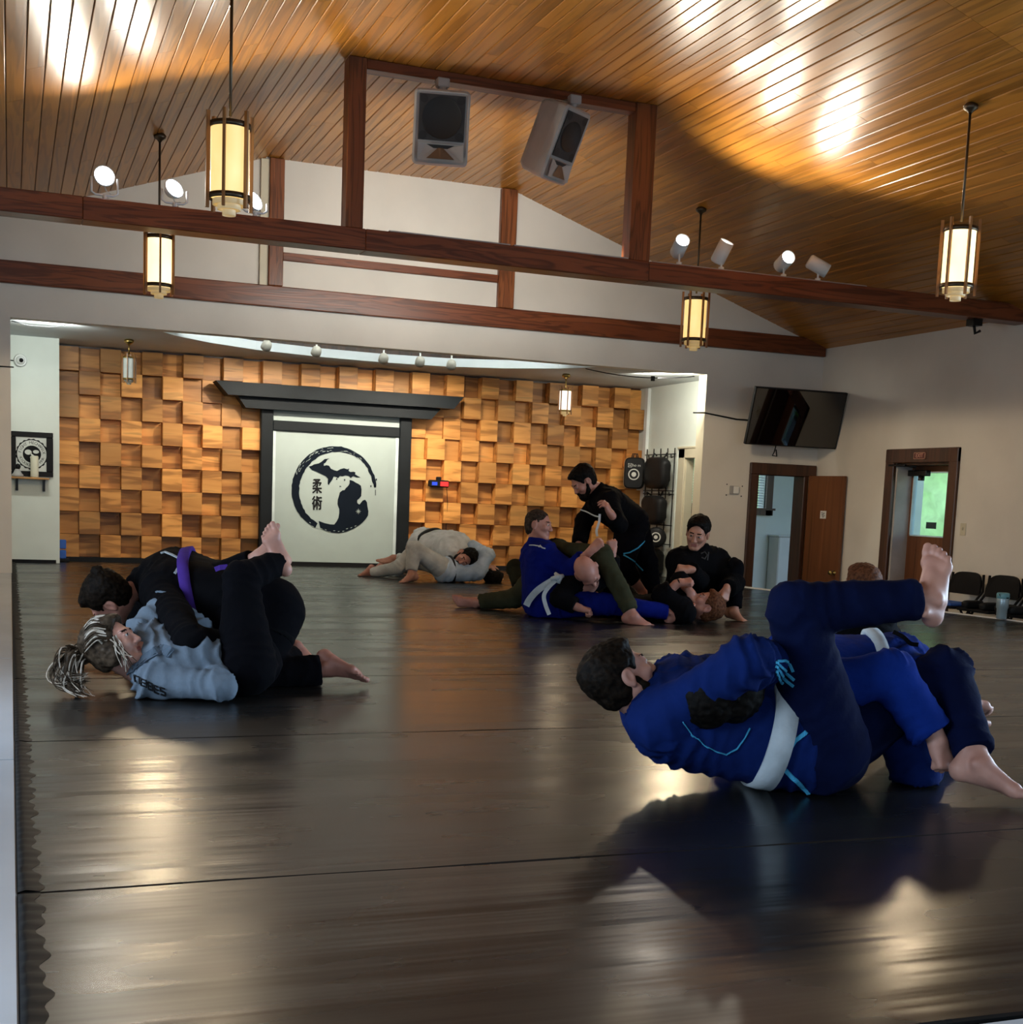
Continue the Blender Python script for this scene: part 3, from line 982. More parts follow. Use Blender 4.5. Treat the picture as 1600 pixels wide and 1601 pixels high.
for k in range(46):
    u = rng.uniform(22, 50)
    a = math.radians(112 + 245 * u / 60)
    r = rng.uniform(528, 590); la = rng.uniform(.015, .06)
    r2 = r + rng.uniform(3, 7)
    pts = [(cx + q * math.cos(a + e), cy + q * math.sin(a + e)) for q, e in ((r, -la), (r2, 0), (r, la), (r - 2, 0))]
    dry.prism([E2(*p) for p in pts], 1, 22.9005, 22.8990)
for k in range(12):
    a = math.radians(60 + 6 * k); r = rng.uniform(572, 596); la = .03
    pts = [(cx + q * math.cos(a + e), cy + q * math.sin(a + e)) for q, e in ((r, -la), (r + 6, 0), (r, la), (r - 4, 0))]
    dry.prism([E2(*p) for p in pts], 1, 22.9005, 22.8990)
for k in range(4):
    a = k * PI / 4 + PI / 8 * 0
    L = 42 if k % 2 == 0 else 36
    c, s = math.cos(a), math.sin(a)
    pts = [(1070 + c * L, 1063 + s * L), (1070 - s * 7, 1063 + c * 7), (1070 - c * L, 1063 - s * L), (1070 + s * 7, 1063 - c * 7)]
    dry.prism([E2(*p) for p in pts], 1, 22.9005, 22.8985)
tag(dry.build('emblem_gaps', M_BANNER, gate), kind='stuff')
kj = MB()
for ch, (x0, y0, x1, y1) in (('柔', (435, 615, 560, 812)), ('術', (428, 850, 562, 1040))):
    tv, tf = text_mesh(ch, 1.0)
    if len(tv):
        mn, mx = tv.min(0), tv.max(0)
        vs = []
        for v in tv:
            q = E2(x0 + (v[0] - mn[0]) / (mx[0] - mn[0]) * (x1 - x0), y1 - (v[1] - mn[1]) / (mx[1] - mn[1]) * (y1 - y0))
            vs.append((q[0], 22.902, q[1]))
        for dx, dz, dy in ((0, 0, 0), (.007, 0, .0002), (-.007, 0, .0004), (0, .006, .0006), (0, -.006, .0008)):
            kj.add([(a + dx, b_ + dy, c + dz) for a, b_, c in vs], tf)
kj.build('lettering', M_INK, gate)

# round timer box on the blocks
tb = empty('round_timer', (7.24 * K, 22.9 * K, 1.55 * K), 'small black round timer with a blue and a red lit window on the block wall', 'timer')
MB().bbox((7.06, 22.77, 1.47), (7.43, 22.90, 1.60), .02).build('case', M_BLACK, tb)
MB().bbox((7.20, 22.78, 1.59), (7.28, 22.87, 1.66), .01).build('knob', M_BLACK, tb)
MB().box((7.10, 22.765, 1.505), (7.20, 22.772, 1.565)).build('blue_window', plain('blue_lamp', (.01, .03, .3), .3, emit=(.02, .08, .9), estr=.8), tb)
MB().box((7.26, 22.765, 1.495), (7.41, 22.772, 1.575)).build('red_window', plain('red_lamp', (.5, .01, .01), .3, emit=(1, .03, .03), estr=1.2), tb)
MB().tube([(7.42, 22.9, 1.5), (7.46, 22.93, 1.2), (7.45, 22.94, .8), (7.47, 22.94, .1)], .006, 5).build('cord', M_BLACK, tb)

# ================================================================== LEFT STAGE WALL
YW = 22.2
pf = empty('framed_print', (.33 * K, YW * K, 1.7 * K), 'black framed round black and white print above the small shelf', 'picture')
f = MB()
for a0, a1, c0, c1 in ((.02, .64, 1.97, 2.05), (.02, .64, 1.36, 1.44), (.02, .09, 1.44, 1.97), (.54, .64, 1.44, 1.97)):
    f.bbox((a0, YW - .045, c0), (a1, YW, c1), .008)
f.build('frame', M_BLACK, pf)
MB().box((.09, YW - .02, 1.44), (.54, YW - .005, 1.97)).build('print_paper', plain('print_paper', (.66, .68, .64), .6), pf)
ink = MB(); wht = MB()
pc = (.325, 1.705)


def disc(mb, cxy, r, y, n=40, gear=0, th=.001):
    pts = []
    for k in range(n):
        a = 2 * PI * k / n
        rr = r * (1 + (.045 if gear and (k // 2) % 2 else 0))
        pts.append((cxy[0] + rr * math.cos(a), cxy[1] + rr * math.sin(a)))
    mb.prism(pts, 1, y, y - th)


disc(ink, pc, .232, YW - .0205, 80, 1)
disc(wht, pc, .218, YW - .0218, 48)
disc(ink, pc, .135, YW - .023, 48)
# two round-headed shapes inside the black disc
for a, b_, c, d in ((-.055, .03, .052, .04), (.06, .04, .045, .028), (.02, -.05, .05, .03)):
    pts = [(pc[0] + a + c * math.cos(t), pc[1] + b_ + d * math.sin(t + .5 * a)) for t in np.linspace(0, 2 * PI, 18)[:-1]]
    wht.prism(pts, 1, YW - .0242, YW - .0252)
wht.prism([(pc[0] - .02, pc[1] + .02), (pc[0] + .035, pc[1] - .02), (pc[0] + .02, pc[1] - .035), (pc[0] - .035, pc[1] + .005)], 1, YW - .0242, YW - .0252)


def arc_text(mb, s, c, r, a0, a1, size, y, inward=False):
    n = len(s)
    for k, ch in enumerate(s):
        if ch == ' ': continue
        a = a0 + (a1 - a0) * (k / (n - 1))
        tv, tf = text_mesh(ch, size)
        if not len(tv): continue
        th = a - PI / 2 if not inward else a + PI / 2
        ct, sn = math.cos(th), math.sin(th)
        mb.add([(c[0] + r * math.cos(a) + ct * v[0] - sn * v[1], y, c[1] + r * math.sin(a) + sn * v[0] + ct * v[1]) for v in tv], tf)


arc_text(ink, 'FIGHT MECHANIX', pc, .176, math.radians(170), math.radians(10), .064, YW - .0232)
arc_text(ink, '·KICKBOXING·MMA·', pc, .176, math.radians(190), math.radians(350), .058, YW - .0232, True)
wht.build('print_ground', MATS['print_paper'], pf)
ink.build('print_ink', M_INK, pf)
sh = empty('wall_shelf', (.28 * K, YW * K, 1.35 * K), 'small wooden shelf on black brackets under the framed print', 'shelf')
MB().bbox((.0, YW - .24, 1.315), (.58, YW, 1.345), .005).build('shelf_board', wood('shelf_wood', (.42, .2, .06), (.6, .32, .12), (.1, 1, 1), 10, .5), sh)
for x in (.10, .50):
    bk = MB(); bk.box((x - .02, YW - .03, 1.13), (x + .02, YW, 1.315)); bk.box((x - .02, YW - .2, 1.29), (x + .02, YW, 1.315))
    bk.build('bracket', M_BLKMET, sh)
cd = empty('pillar_candle', (.36 * K, (YW - .15) * K, 1.345 * K), 'cream pillar candle standing on the small shelf', 'candle')
MB().lathe([(0, 0), (.058, 0), (.06, .02), (.06, .32), (.05, .335), (.03, .325), (0, .325)], (.36, YW - .15, 1.345), 20, caps=False).build('wax', plain('cream_wax', (.78, .74, .58), .5), cd)
MB().tube([(.36, YW - .15, 1.66), (.363, YW - .15, 1.70)], .005, 5).build('wick', M_BLACK, cd)
fg = empty('shelf_figurine', (.12 * K, (YW - .16) * K, 1.345 * K), 'small dark seated figurine at the left end of the shelf', 'figurine')
MB().lathe([(0, 0), (.085, .0), (.09, .03), (.06, .06), (.045, .10), (.03, .12), (0, .125)], (.11, YW - .15, 1.345), 16, caps=False).build('body', M_GREYP, fg)
MB().lathe([(0, 0), (.03, .01), (.045, .045), (.035, .08), (0, .095)], (.115, YW - .15, 1.455), 14, caps=False).build('head', M_BLACK, fg)
sc_ = empty('dome_camera', (.17 * K, YW * K, 3.14 * K), 'white dome security camera high on the left stage wall', 'camera')
MB().lathe([(.10, 0), (.10, .03), (.085, .05)], (.165, YW, 3.14), 22, 0, (0, -1, 0)).build('mount', M_WHITE, sc_)
MB().lathe([(.07, 0), (.065, .03), (.04, .055), (0, .065)], (.165, YW - .05, 3.14), 18, 0, (.1, -1, -.1), caps=False).build('dome', M_WHITE, sc_)
MB().lathe([(.032, 0), (.03, .01), (0, .014)], (.175, YW - .108, 3.135), 14, 0, (.3, -1, -.1), caps=False).build('lens', M_BLACK, sc_)
MB().tube([(.02, YW - .01, 3.13), (.08, YW - .01, 3.13)], .008, 5).build('cable', M_BLACK, sc_)
# blue folded bag in the corner behind the left stage wall
bg = empty('blue_bag', (.83 * K, 22.75 * K, 0), 'blue folded panel leaning in the dark corner beside the left stage wall', 'panel')
M_BLUEP = plain('blue_fabric_panel', (.02, .10, .42), .5)
for c0, c1 in ((.05, .19), (.21, .36)):
    MB().bbox((.75, 22.62, c0), (.85, 22.72, c1), .012).build('panel', M_BLUEP, bg)
MB().bbox((.74, 22.60, .0), (.90, 22.74, .05), .01).build('base', M_BLACK, bg)

# ================================================================== STAGE RIGHT: DOOR CASING, RACK, PADS
cs = MB()
cs.bbox((SX - .035, 21.20, LOW), (SX + .01, 21.43, 2.34), .008)
cs.bbox((SX - .035, 20.15, 2.17), (SX + .01, 21.43, 2.34), .008)
cs.bbox((SX - .045, 20.1, 2.34), (SX + .01, 21.48, 2.38), .008)
cs.box((SX, 21.17, LOW), (SX + .15, 21.2, 2.17))
tag(cs.build('trim_7', M_CREAM), kind='structure')
tag(MB().box((SX - .06, 22.74, 0), (SX, 22.86, 3.5)).build('trim_8', M_WHITE), kind='structure')
rk = empty('wire_rack', ((SX - .03) * K, 22.1 * K, 1.3 * K), 'white wall panel with black wire grid for hanging pads', 'rack')
MB().box((SX - .02, 21.5, .0), (SX - .002, 22.74, 2.33)).build('back_board', M_WALLW, rk)
for k in range(5):
    y = 21.55 + k * .28
    MB().tube([(SX - .05, y, .55), (SX - .05, y, 2.36)], .011, 6).build('wire', M_BLKMET, rk)
for z in (.6, .95, 1.52, 1.58, 2.25):
    MB().tube([(SX - .06, 21.5, z), (SX - .06, 22.72, z)], .010, 6).build('wire', M_BLKMET, rk)
for y in (21.6, 22.0, 22.5):
    for z in (2.2, 1.52):
        MB().tube([(SX - .05, y, z), (SX - .09, y, z - .02), (SX - .10, y, z + .04)], .012, 6).build('hook', M_BLKMET, rk)
M_PADB = plain('black_vinyl', (.012, .012, .013), .4, bscale=15, bstr=.3)
M_PADB.node_tree.nodes['Principled BSDF'].inputs['Specular IOR Level'].default_value = .12
M_PADW = plain('white_vinyl', (.55, .54, .50), .5)


def thai_pad(y, x, z0, z1, w, label, ring=True, white=True):
    root = empty('kick_pad', (x * K, y * K, z1 * K), label, 'pad', 'pads hanging on the wire rack')
    pr = []
    n = 8
    mb = MB()
    t = .16
    # rounded slab facing -y/-x
    pts = []
    for k in range(32):
        a = 2 * PI * k / 32
        c, s = math.cos(a), math.sin(a)
        pts.append((math.copysign(abs(c) ** .45, c) * w / 2, (z0 + z1) / 2 + math.copysign(abs(s) ** .35, s) * (z1 - z0) / 2))
    fx, fy = -.35, -.94
    ux, uy = .94, -.35
    def P(u, z, d): return (x + ux * u + fx * d, y + uy * u + fy * d, z)
    vs = []
    for d, sc in ((-t / 2, .93), (-t / 2 + .03, 1), (t / 2 - .03, 1), (t / 2, .92)):
        for u, z in pts: vs.append(P(u * sc, (z0 + z1) / 2 + (z - (z0 + z1) / 2) * sc, d))
    m = len(pts)
    fs = [tuple(range(m)), tuple(3 * m + k for k in range(m))[::-1]]
    for r in range(3):
        for k in range(m):
            fs.append((r * m + k, (r + 1) * m + k, (r + 1) * m + (k + 1) % m, r * m + (k + 1) % m))
    mis = [1 if white else 0] + [0] + [1 if white else 0] * m + [1 if white else 0] * m + [0] * m
    for f_, mi in zip(fs, mis): mb.f.append(f_); mb.m.append(mi); mb.sm.append(False)
    mb.v = vs
    mb.build('cushion', [M_PADB, M_PADW], root)
    if ring:
        rm = MB()
        zc = z0 + (z1 - z0) * .46
        for r0, r1 in ((.085, .105), (.0, .045)):
            for k in range(24):
                a, b_ = 2 * PI * k / 24, 2 * PI * (k + 1) / 24
                q = [P(r0 * math.cos(a), zc + r0 * math.sin(a), t / 2 + .004), P(r1 * math.cos(a), zc + r1 * math.sin(a), t / 2 + .004), P(r1 * math.cos(b_), zc + r1 * math.sin(b_), t / 2 + .004), P(r0 * math.cos(b_), zc + r0 * math.sin(b_), t / 2 + .004)]
                rm.add(q, [(0, 1, 2, 3)])
        rm.build('target_ring', M_PADW, root)
        tv, tf = text_mesh('ᴎho m', .075)
        if len(tv):
            lm = MB(); lm.add([P(v[0], z1 - (z1 - z0) * .25 + v[1], t / 2 + .005) for v in tv], tf)
            lm.build('lettering', M_PADW, root)
    sp = MB(); sp.tube([P(-.05, z1 - .02, 0), P(-.03, z1 + .07, 0), P(.03, z1 + .07, 0), P(.05, z1 - .02, 0)], .012, 6)
    sp.build('strap', M_PADB, root)
    return root


thai_pad(22.46, SX - .42, 1.60, 2.18, .36, 'black kick pad with white edge and ring target, front one on the rack')
thai_pad(22.64, SX - .30, 1.60, 2.19, .36, 'black and white kick pad hanging just behind the front ring pad')


def soft(name, c, r, label, cat, mat, group=None, straps=()):
    root = empty(name, (c[0] * K, c[1] * K, c[2] * K), label, cat, group)
    mb = MB()
    n, m = 18, 12
    vs, fs = [], []
    for i in range(m + 1):
        t = PI * i / m - PI / 2
        for k in range(n):
            a = 2 * PI * k / n
            ca, sa, ct, st_ = math.cos(a), math.sin(a), math.cos(t), math.sin(t)
            sp = lambda v, e: math.copysign(abs(v) ** e, v)
            jig = 1 + .05 * math.sin(5 * a + 3 * t) + .03 * math.sin(9 * t + 2 * a)
            vs.append((c[0] + r[0] * sp(ct, .5) * sp(ca, .6) * jig, c[1] + r[1] * sp(ct, .5) * sp(sa, .6) * jig, c[2] + r[2] * sp(st_, .55)))
    for i in range(m):
        for k in range(n):
            fs.append((i * n + k, i * n + (k + 1) % n, (i + 1) * n + (k + 1) % n, (i + 1) * n + k))
    mb.add(vs, fs, 0, True)
    mb.build('padding', mat, root)
    for s_ in straps:
        MB().tube(s_, .016, 6).build('strap', mat, root)
    return root


soft('body_shield', (SX - .235, 21.86, 1.90), (.11, .42, .29), 'wide black shield pad hanging on the upper right of the rack', 'pad', M_PADB, None, [[(SX - .25, 21.6, 2.15), (SX - .18, 21.6, 2.26), (SX - .13, 21.7, 2.22)], [(SX - .25, 22.1, 2.15), (SX - .18, 22.1, 2.26), (SX - .13, 22.1, 2.22)]])
soft('gear_bag', (SX - .245, 21.90, 1.22), (.12, .40, .27), 'black gear bag hanging on the middle of the rack', 'bag', M_PADB, None, [[(SX - .25, 21.7, 1.44), (SX - .2, 21.65, 1.56), (SX - .14, 21.8, 1.5)], [(SX - .25, 22.2, 1.44), (SX - .18, 22.3, 1.54), (SX - .14, 22.2, 1.48)]])
fp = empty('focus_mitts', ((SX - .2) * K, 21.8 * K, .7 * K), 'pair of round black focus mitts with ring marks low on the rack', 'mitts')
for k, (y, z) in enumerate(((21.62, .72), (21.98, .70))):
    d = (-.5, -.85, .1)
    MB().lathe([(0, 0), (.15, .0), (.19, .03), (.19, .09), (.15, .12), (0, .12)], (SX - .30, y, z), 20, 0, d, caps=False).build('mitt', M_PADB, fp)
    c = np.array([SX - .30, y, z]) + np.array(d) / np.linalg.norm(d) * .123
    rm = MB(); rm.lathe([(.07, 0), (.09, .002)], c, 20, 0, d, caps=False); rm.lathe([(0, .002), (.035, .002)], c, 20, 0, d, caps=False)
    rm.build('ring_mark', M_PADW, fp)
soft('floor_bag', (SX - .25, 22.1, .27), (.2, .5, .27), 'dark duffel bag on the stage floor below the rack', 'bag', M_PADB)
# sheet on the vestibule wall seen through the stage side door
MB().box((12.13, 22.43, 1.05), (12.55, 22.47, 1.18)).build('trim_9', MATS['shelf_wood'])
tag(bpy.data.objects['trim_9'], kind='structure')
bx = empty('storage_box', (12.3 * K, 22.3 * K, 1.18 * K), 'dark square box on the ledge below the window blind behind the stage door', 'box')
MB().bbox((12.10, 22.2, 1.18), (12.52, 22.42, 1.38), .01).build('box_body', M_BLACK, bx)
rd = empty('radiator_cover', (14.3 * K, 22.3 * K, LOW * K), 'low white radiator cover inside the open inner doorway', 'radiator')
MB().bbox((14.0, 22.1, LOW), (14.9, 22.48, .80), .02).build('cover', M_WHITE, rd)
MB().bbox((13.97, 22.08, .80), (14.93, 22.48, .83), .01).build('top', M_WHITE, rd)
# black cable drooping under the stage ceiling
cb = MB()
P0, P1 = np.array([8.9, 20.25, 3.50]), np.array([10.8, 20.0, 3.49])
cb.tube([P0 + (P1 - P0) * t + np.array([0, 0, -.13 * 4 * t * (1 - t) * .6]) for t in np.linspace(0, 1, 14)], .008, 5)
cb.box((10.05, 20.08, 3.37), (10.10, 20.13, 3.45))
tag(cb.build('ceiling_cable', M_BLACK), 'thin black cable sagging below the right part of the stage ceiling', 'cable')
cb2 = MB(); cb2.tube([(.03, 20.1, 3.50), (.25, 20.1, 3.46), (.55, 20.1, 3.46), (.75, 20.1, 3.50)], .007, 5)
tag(cb2.build('ceiling_cable', M_BLACK), 'short black cable in the top left corner of the stage opening', 'cable')
cb3 = MB(); cb3.tube([(10.68, YP + .1, 2.87), (10.84, YP - .02, 2.87), (11.1, YP - .02, 2.84), (11.45, YP - .02, 2.80), (11.9, YP - .04, 2.80)], .014, 6)
tag(cb3.build('wall_cable', M_BLKMET), 'dark cable running along the wall to the left edge of the television', 'cable')
cb4 = MB(); cb4.tube([(-.4, YP - .015, 2.80), (-.1, YP - .015, 2.83), (.06, YP - .015, 2.83)], .010, 6)
tag(cb4.build('wall_cable', M_BLKMET), 'short dark wire crossing the left edge of the stage opening', 'cable')

# ================================================================== TELEVISION
n_tv = None
yaw, pit, wtv = -.072, .295, 1.69
ctv = np.array([12.22, 19.0, 2.829])
n_tv = np.array([math.sin(yaw) * math.cos(pit), -math.cos(yaw) * math.cos(pit), -math.sin(pit)])
r_tv = np.array([math.cos(yaw), math.sin(yaw), 0])
u_tv = np.cross(r_tv, -n_tv) * -1
if u_tv[2] < 0: u_tv = -u_tv
tvr = empty('television', ctv * K, 'black flat television tilted down from the corner above the open inner door', 'television')


def tvbox(mb, a0, a1, b0, b1, d0, d1):
    vs = [ctv + r_tv * a + u_tv * b_ + n_tv * d for d in (d0, d1) for a, b_ in ((a0, b0), (a1, b0), (a1, b1), (a0, b1))]
    mb.add(vs, [(0, 1, 2, 3), (7, 6, 5, 4), (0, 4, 5, 1), (1, 5, 6, 2), (2, 6, 7, 3), (3, 7, 4, 0)])
    return mb


hh = wtv / 1.77 / 2
hw = wtv / 2
tvbox(MB(), -hw, hw, -hh, hh, -.07, -.004).build('case', M_BLACK, tvr)
m, nt, b = nmat('screen_glass')
nz, rp, mp = noise_col(nt, b, (.001, .001, .0015), (.0015, .0015, .002))
nt.links.new(rp.outputs[0], b.inputs['Base Color']); b.inputs['Roughness'].default_value = .03
b.inputs['Specular IOR Level'].default_value = 1.0
tvbox(MB(), -hw + .015, hw - .015, -hh + .02, hh - .015, -.004, .002).build('screen', m, tvr)
mm = MB(); mm.tube([ctv - n_tv * .06, ctv + np.array([0.1, .35, 0]), (12.45, YP - .08, 2.85)], .06, 8)
mm.bbox((12.25, YP - .035, 2.65), (12.65, YP - .003, 3.05), .01)
mm.build('wall_bracket', M_BLKMET, tvr)
q = ctv - u_tv * hh
cc = MB(); cc.tube([q + r_tv * -.28, q + r_tv * -.30 + np.array([0, 0, -.1]), q + r_tv * -.33 + np.array([0, 0, -.16]), q + r_tv * -.25 + np.array([0, 0, -.17]), q + r_tv * -.24 + np.array([0, .05, -.06])], .012, 6)
cc.build('cable', M_BLACK, tvr)

# thermostat, switches
th = empty('thermostat', (11.49 * K, YP * K, 1.61 * K), 'small white thermostat on the grey wall left of the inner door', 'thermostat')
MB().bbox((11.40, YP - .04, 1.55), (11.57, YP, 1.69), .01).build('case', M_GREYP, th)
MB().bbox((11.46, YP - .05, 1.56), (11.57, YP - .02, 1.68), .008).build('cover', M_WHITE, th)
for dx, dz in ((-.14, .10), (.16, .08), (-.14, -.08), (.15, -.09)):
    sb = MB(); sb.lathe([(.012, 0), (.01, .006), (0, .008)], (11.49 + dx, YP, 1.61 + dz), 8, 0, (0, -1, 0), caps=False)
    sb.build('screw', M_BLKMET, th)
ls = empty('light_switch', (XR * K, 15.73 * K, 1.14 * K), 'cream light switch right of the exit door', 'switch')
MB().bbox((XR - .012, 15.68, 1.05), (XR, 15.80, 1.23), .004).build('plate', M_CREAM, ls)
MB().bbox((XR - .03, 15.73, 1.13), (XR - .01, 15.75, 1.17), .003).build('toggle', M_CREAM, ls)

# ================================================================== LOUDSPEAKERS
M_SPKG = plain('loudspeaker_case', (.42, .41, .39), .5, bscale=120, bstr=.1)
M_GRILL = plain('dark_grille', (.03, .03, .031), .6, bscale=250, bstr=.5)
M_HORNLIT = plain('brown_lit_patch', (.16, .10, .06), .5)
M_CONE = plain('dark_cone', (.012, .012, .012), .6)


def speaker(c, fdir, w, h, d, label, top):
    c = np.array(c, float)
    n = np.array(fdir, float); n /= np.linalg.norm(n)
    r = np.cross(n, [0, 0, 1.0]); r /= np.linalg.norm(r); r = -r if (r @ np.array([1, 0, 0])) < 0 else r
    u = np.cross(r, n); u = -u if u[2] < 0 else u
    root = empty('loudspeaker', c * K, label, 'loudspeaker', 'grey loudspeakers under the ceiling tie')
    P = lambda a, b_, t: c + r * a + u * b_ + n * t
    mb = MB()

    def rrect(ww, hh_, rad, t, m=5):
        pts = []
        for sx, sy_, a0 in ((1, 1, 0), (-1, 1, 90), (-1, -1, 180), (1, -1, 270)):
            for k in range(m + 1):
                a = math.radians(a0 + 90 * k / m)
                pts.append(P(sx * (ww / 2 - rad) + rad * math.cos(a), sy_ * (hh_ / 2 - rad) + rad * math.sin(a), t))
        return pts
    rings = [rrect(w * .6, h * .9, .06, -d), rrect(w * .72, h * .97, .06, -d * .85), rrect(w * .97, h, .05, -.12), rrect(w, h, .055, -.04), rrect(w, h, .055, -.01), rrect(w - .04, h - .04, .045, .012), rrect(w - .09, h - .09, .03, .0)]
    vs = [p for rr in rings for p in rr]
    m = len(rings[0])
    fs = [tuple(range(m))[::-1]]
    for i in range(len(rings) - 1):
        for k in range(m):
            fs.append((i * m + k, i * m + (k + 1) % m, (i + 1) * m + (k + 1) % m, (i + 1) * m + k))
    fs.append(tuple((len(rings) - 1) * m + k for k in range(m)))
    mb.add(vs, fs)
    mb.build('case', M_SPKG, root)
    g = MB()
    zt, zb = h / 2 - .055, -h / 2 + h * .33
    gw = w / 2 - .055
    g.add([P(-gw, zb, .004), P(gw, zb, .004), P(gw, zt, .004), P(-gw, zt, .004), P(-gw, zb, .016), P(gw, zb, .016), P(gw, zt, .016), P(-gw, zt, .016)], [(0, 3, 2, 1), (4, 5, 6, 7), (0, 1, 5, 4), (1, 2, 6, 5), (2, 3, 7, 6), (3, 0, 4, 7)])
    g.build('grille', M_GRILL, root)
    cz = (zt + zb) / 2
    cn = MB().lathe([(0, .0), (gw * .82, .0), (gw * .86, .006)], P(0, cz, .018), 28, 0, n, caps=False)
    cn.build('cone', M_CONE, root)
    for sx in (-1, 1):
        for z in (zt - .05, zb + .05):
            pm = MB().lathe([(0, .004), (.045, .004)], P(sx * (gw - .05), z, .016), 14, 0, n, caps=False)
            pm.build('port', M_CONE, root)
    # horn: flared recess
    hz0, hz1 = -h / 2 + .05, zb - .03
    hn = MB()
    o = [P(-gw, hz1, .014), P(gw, hz1, .014), P(gw, hz0, .014), P(-gw, hz0, .014)]
    i_ = [P(-.05, hz1 - .03, -.06), P(.05, hz1 - .03, -.06), P(.05, hz1 - .08, -.06), P(-.05, hz1 - .08, -.06)]
    # front frame of the horn stays proud of the case: walls lean out
    tw = gw * .62
    i_ = [P(-tw, hz1 - .012, .012), P(tw, hz1 - .012, .012), P(tw * .5, hz1 - .05, .012), P(-tw * .5, hz1 - .05, .012)]
    o = [P(-gw, hz1, .035), P(gw, hz1, .035), P(gw, hz0, .055), P(-gw, hz0, .055)]
    hn.add(o + i_, [(0, 4, 5, 1), (1, 5, 6, 2), (2, 6, 7, 3), (3, 7, 4, 0)], 0)
    hn.add(i_, [(0, 3, 2, 1)], 1)
    # added fin below the throat; its brown paints in the lit patch of the horn
    v_ = [P(-.03, hz1 - .045, .022), P(.03, hz1 - .045, .022), P(gw * .62, hz0 + .02, .060), P(-gw * .62, hz0 + .02, .060), P(0, hz1 - .05, .035), P(0, hz0 + .02, .075)]
    hn.add(v_, [(0, 4, 5, 3), (4, 1, 2, 5), (0, 1, 4), (3, 5, 2)], 2)
    hn.build('horn', [M_SPKG, M_CONE, M_HORNLIT], root)
    bk = MB()
    bk.tube([P(0, h / 2 - .01, -.12), P(0, h / 2 + .07, -.12)], .05, 8)
    t0 = P(0, h / 2 + .07, -.12)
    bk.tube([t0, (t0[0], 14.83, top)], .022, 8)
    bk.bbox((t0[0] - .07, t0[1] - .05, t0[2] - .05), (t0[0] + .07, t0[1] + .05, t0[2] + .05), .01)
    bk.build('bracket', M_GREYP, root)


speaker((4.51, 14.55, 5.37), (-.22, -.95, -.22), .62, .79, .42, 'left grey loudspeaker hanging straight on from the ceiling tie', 5.94)
speaker((6.02, 14.55, 5.37), (.50, -.80, -.42), .50, .84, .44, 'right grey loudspeaker hanging turned and tilted to the right', 5.94)

# ================================================================== RIGHT SIDE: CHAIRS, TUMBLER
M_CHAIR = plain('black_chair_paint', (.006, .006, .007), .5, 0)
M_CHAIR.node_tree.nodes['Principled BSDF'].inputs['Specular IOR Level'].default_value = .1


def chair(y, label, x=12.62):
    root = empty('folding_chair', (x * K, y * K, LOW * K), label, 'chair', 'black folding chairs along the right wall')
    S = 1 / K
    fl = LOW
    w = .23 * S
    m = lambda v: v * S
    # back panel: rounded, slightly curved
    bp = MB()
    pts = []
    n = 18
    zb, zt = fl + m(.56), fl + m(.775)
    outline = [(-w * .97, zb), (w * .97, zb)]
    for k in range(n + 1):
        a = PI * k / n
        outline.append((w * .97 * math.copysign(abs(math.cos(a)) ** .55, math.cos(a)), zb + .02 + (zt - zb - .02) * abs(math.sin(a)) ** .6))
    vs = []
    for t in (0, .03):
        for u, z in outline:
            vs.append((x + .16 + t - (u / w) ** 2 * .03 + (z - zb) * .12, y + u, z))
    N = len(outline)
    fs = [tuple(range(N)), tuple(range(N, 2 * N))[::-1]] + [(i, N + i, N + (i + 1) % N, (i + 1) % N) for i in range(N)]
    bp.add(vs, fs)
    bp.build('backrest', M_CHAIR, root)
    MB().bbox((x - .34, y - w * .95, fl + m(.43)), (x + .16, y + w * .95, fl + m(.455)), .012).build('seat', M_CHAIR, root)
    for s in (-1, 1):
        MB().tube([(x - .38, y + s * w, fl), (x + .0, y + s * w, fl + m(.45)), (x + .19, y + s * w, fl + m(.60)), (x + .20, y + s * w * .95, fl + m(.76))], .018, 8).build('front_leg', M_CHAIR, root)
        MB().tube([(x + .30, y + s * w * .88, fl), (x - .15, y + s * w * .88, fl + m(.43))], .016, 8).build('rear_leg', M_CHAIR, root)
    MB().tube([(x - .30, y - w, fl + m(.10)), (x - .30, y + w, fl + m(.10))], .014, 6).build('stretcher', M_CHAIR, root)
    MB().tube([(x + .25, y - w * .88, fl + m(.08)), (x + .25, y + w * .88, fl + m(.08))], .014, 6).build('stretcher', M_CHAIR, root)
    return root


chair(15.22, 'black folding chair farthest along the right wall, partly behind the raised foot')
chair(14.45, 'black folding chair behind the steel tumbler by the right wall')
chair(13.68, 'black folding chair cut off by the right edge of the picture')
tw = empty('folded_towel', (12.5 * K, 15.2 * K, .08 * K), 'blue folded towel lying on the seat of the farthest folding chair', 'towel')
MB().bbox((12.30, 14.93, LOW + .673), (12.70, 15.45, LOW + .72), .015).build('cloth', plain('blue_towel', (.04, .12, .45), .9), tw)
shx = 0
for k, y in enumerate((13.72, 13.95, 14.25, 14.6)):
    soft('gym_shoe', (12.42, y, LOW + .67 + .06), (.17, .06, .055), ['black gym shoe on the nearest folding chair, right one', 'black gym shoe on the nearest folding chair, left one', 'black shoe on the seat behind the tumbler', 'black shoe on the left of the seat behind the tumbler'][k], 'shoe', M_PADB, 'shoes left on the folding chairs')
bt = empty('steel_tumbler', (12.15 * K, 13.72 * K, 0.012 * K), 'pale blue steel tumbler with a handled lid on the white mat edge', 'tumbler')
bz = .012
MB().lathe([(0, 0), (.062, 0), (.066, .01), (.068, .13), (.078, .15), (.080, .27), (.078, .275)], (12.15, 13.72, bz), 24, caps=False).build('body', plain('pale_blue_steel', (.30, .42, .50), .3, .3), bt)
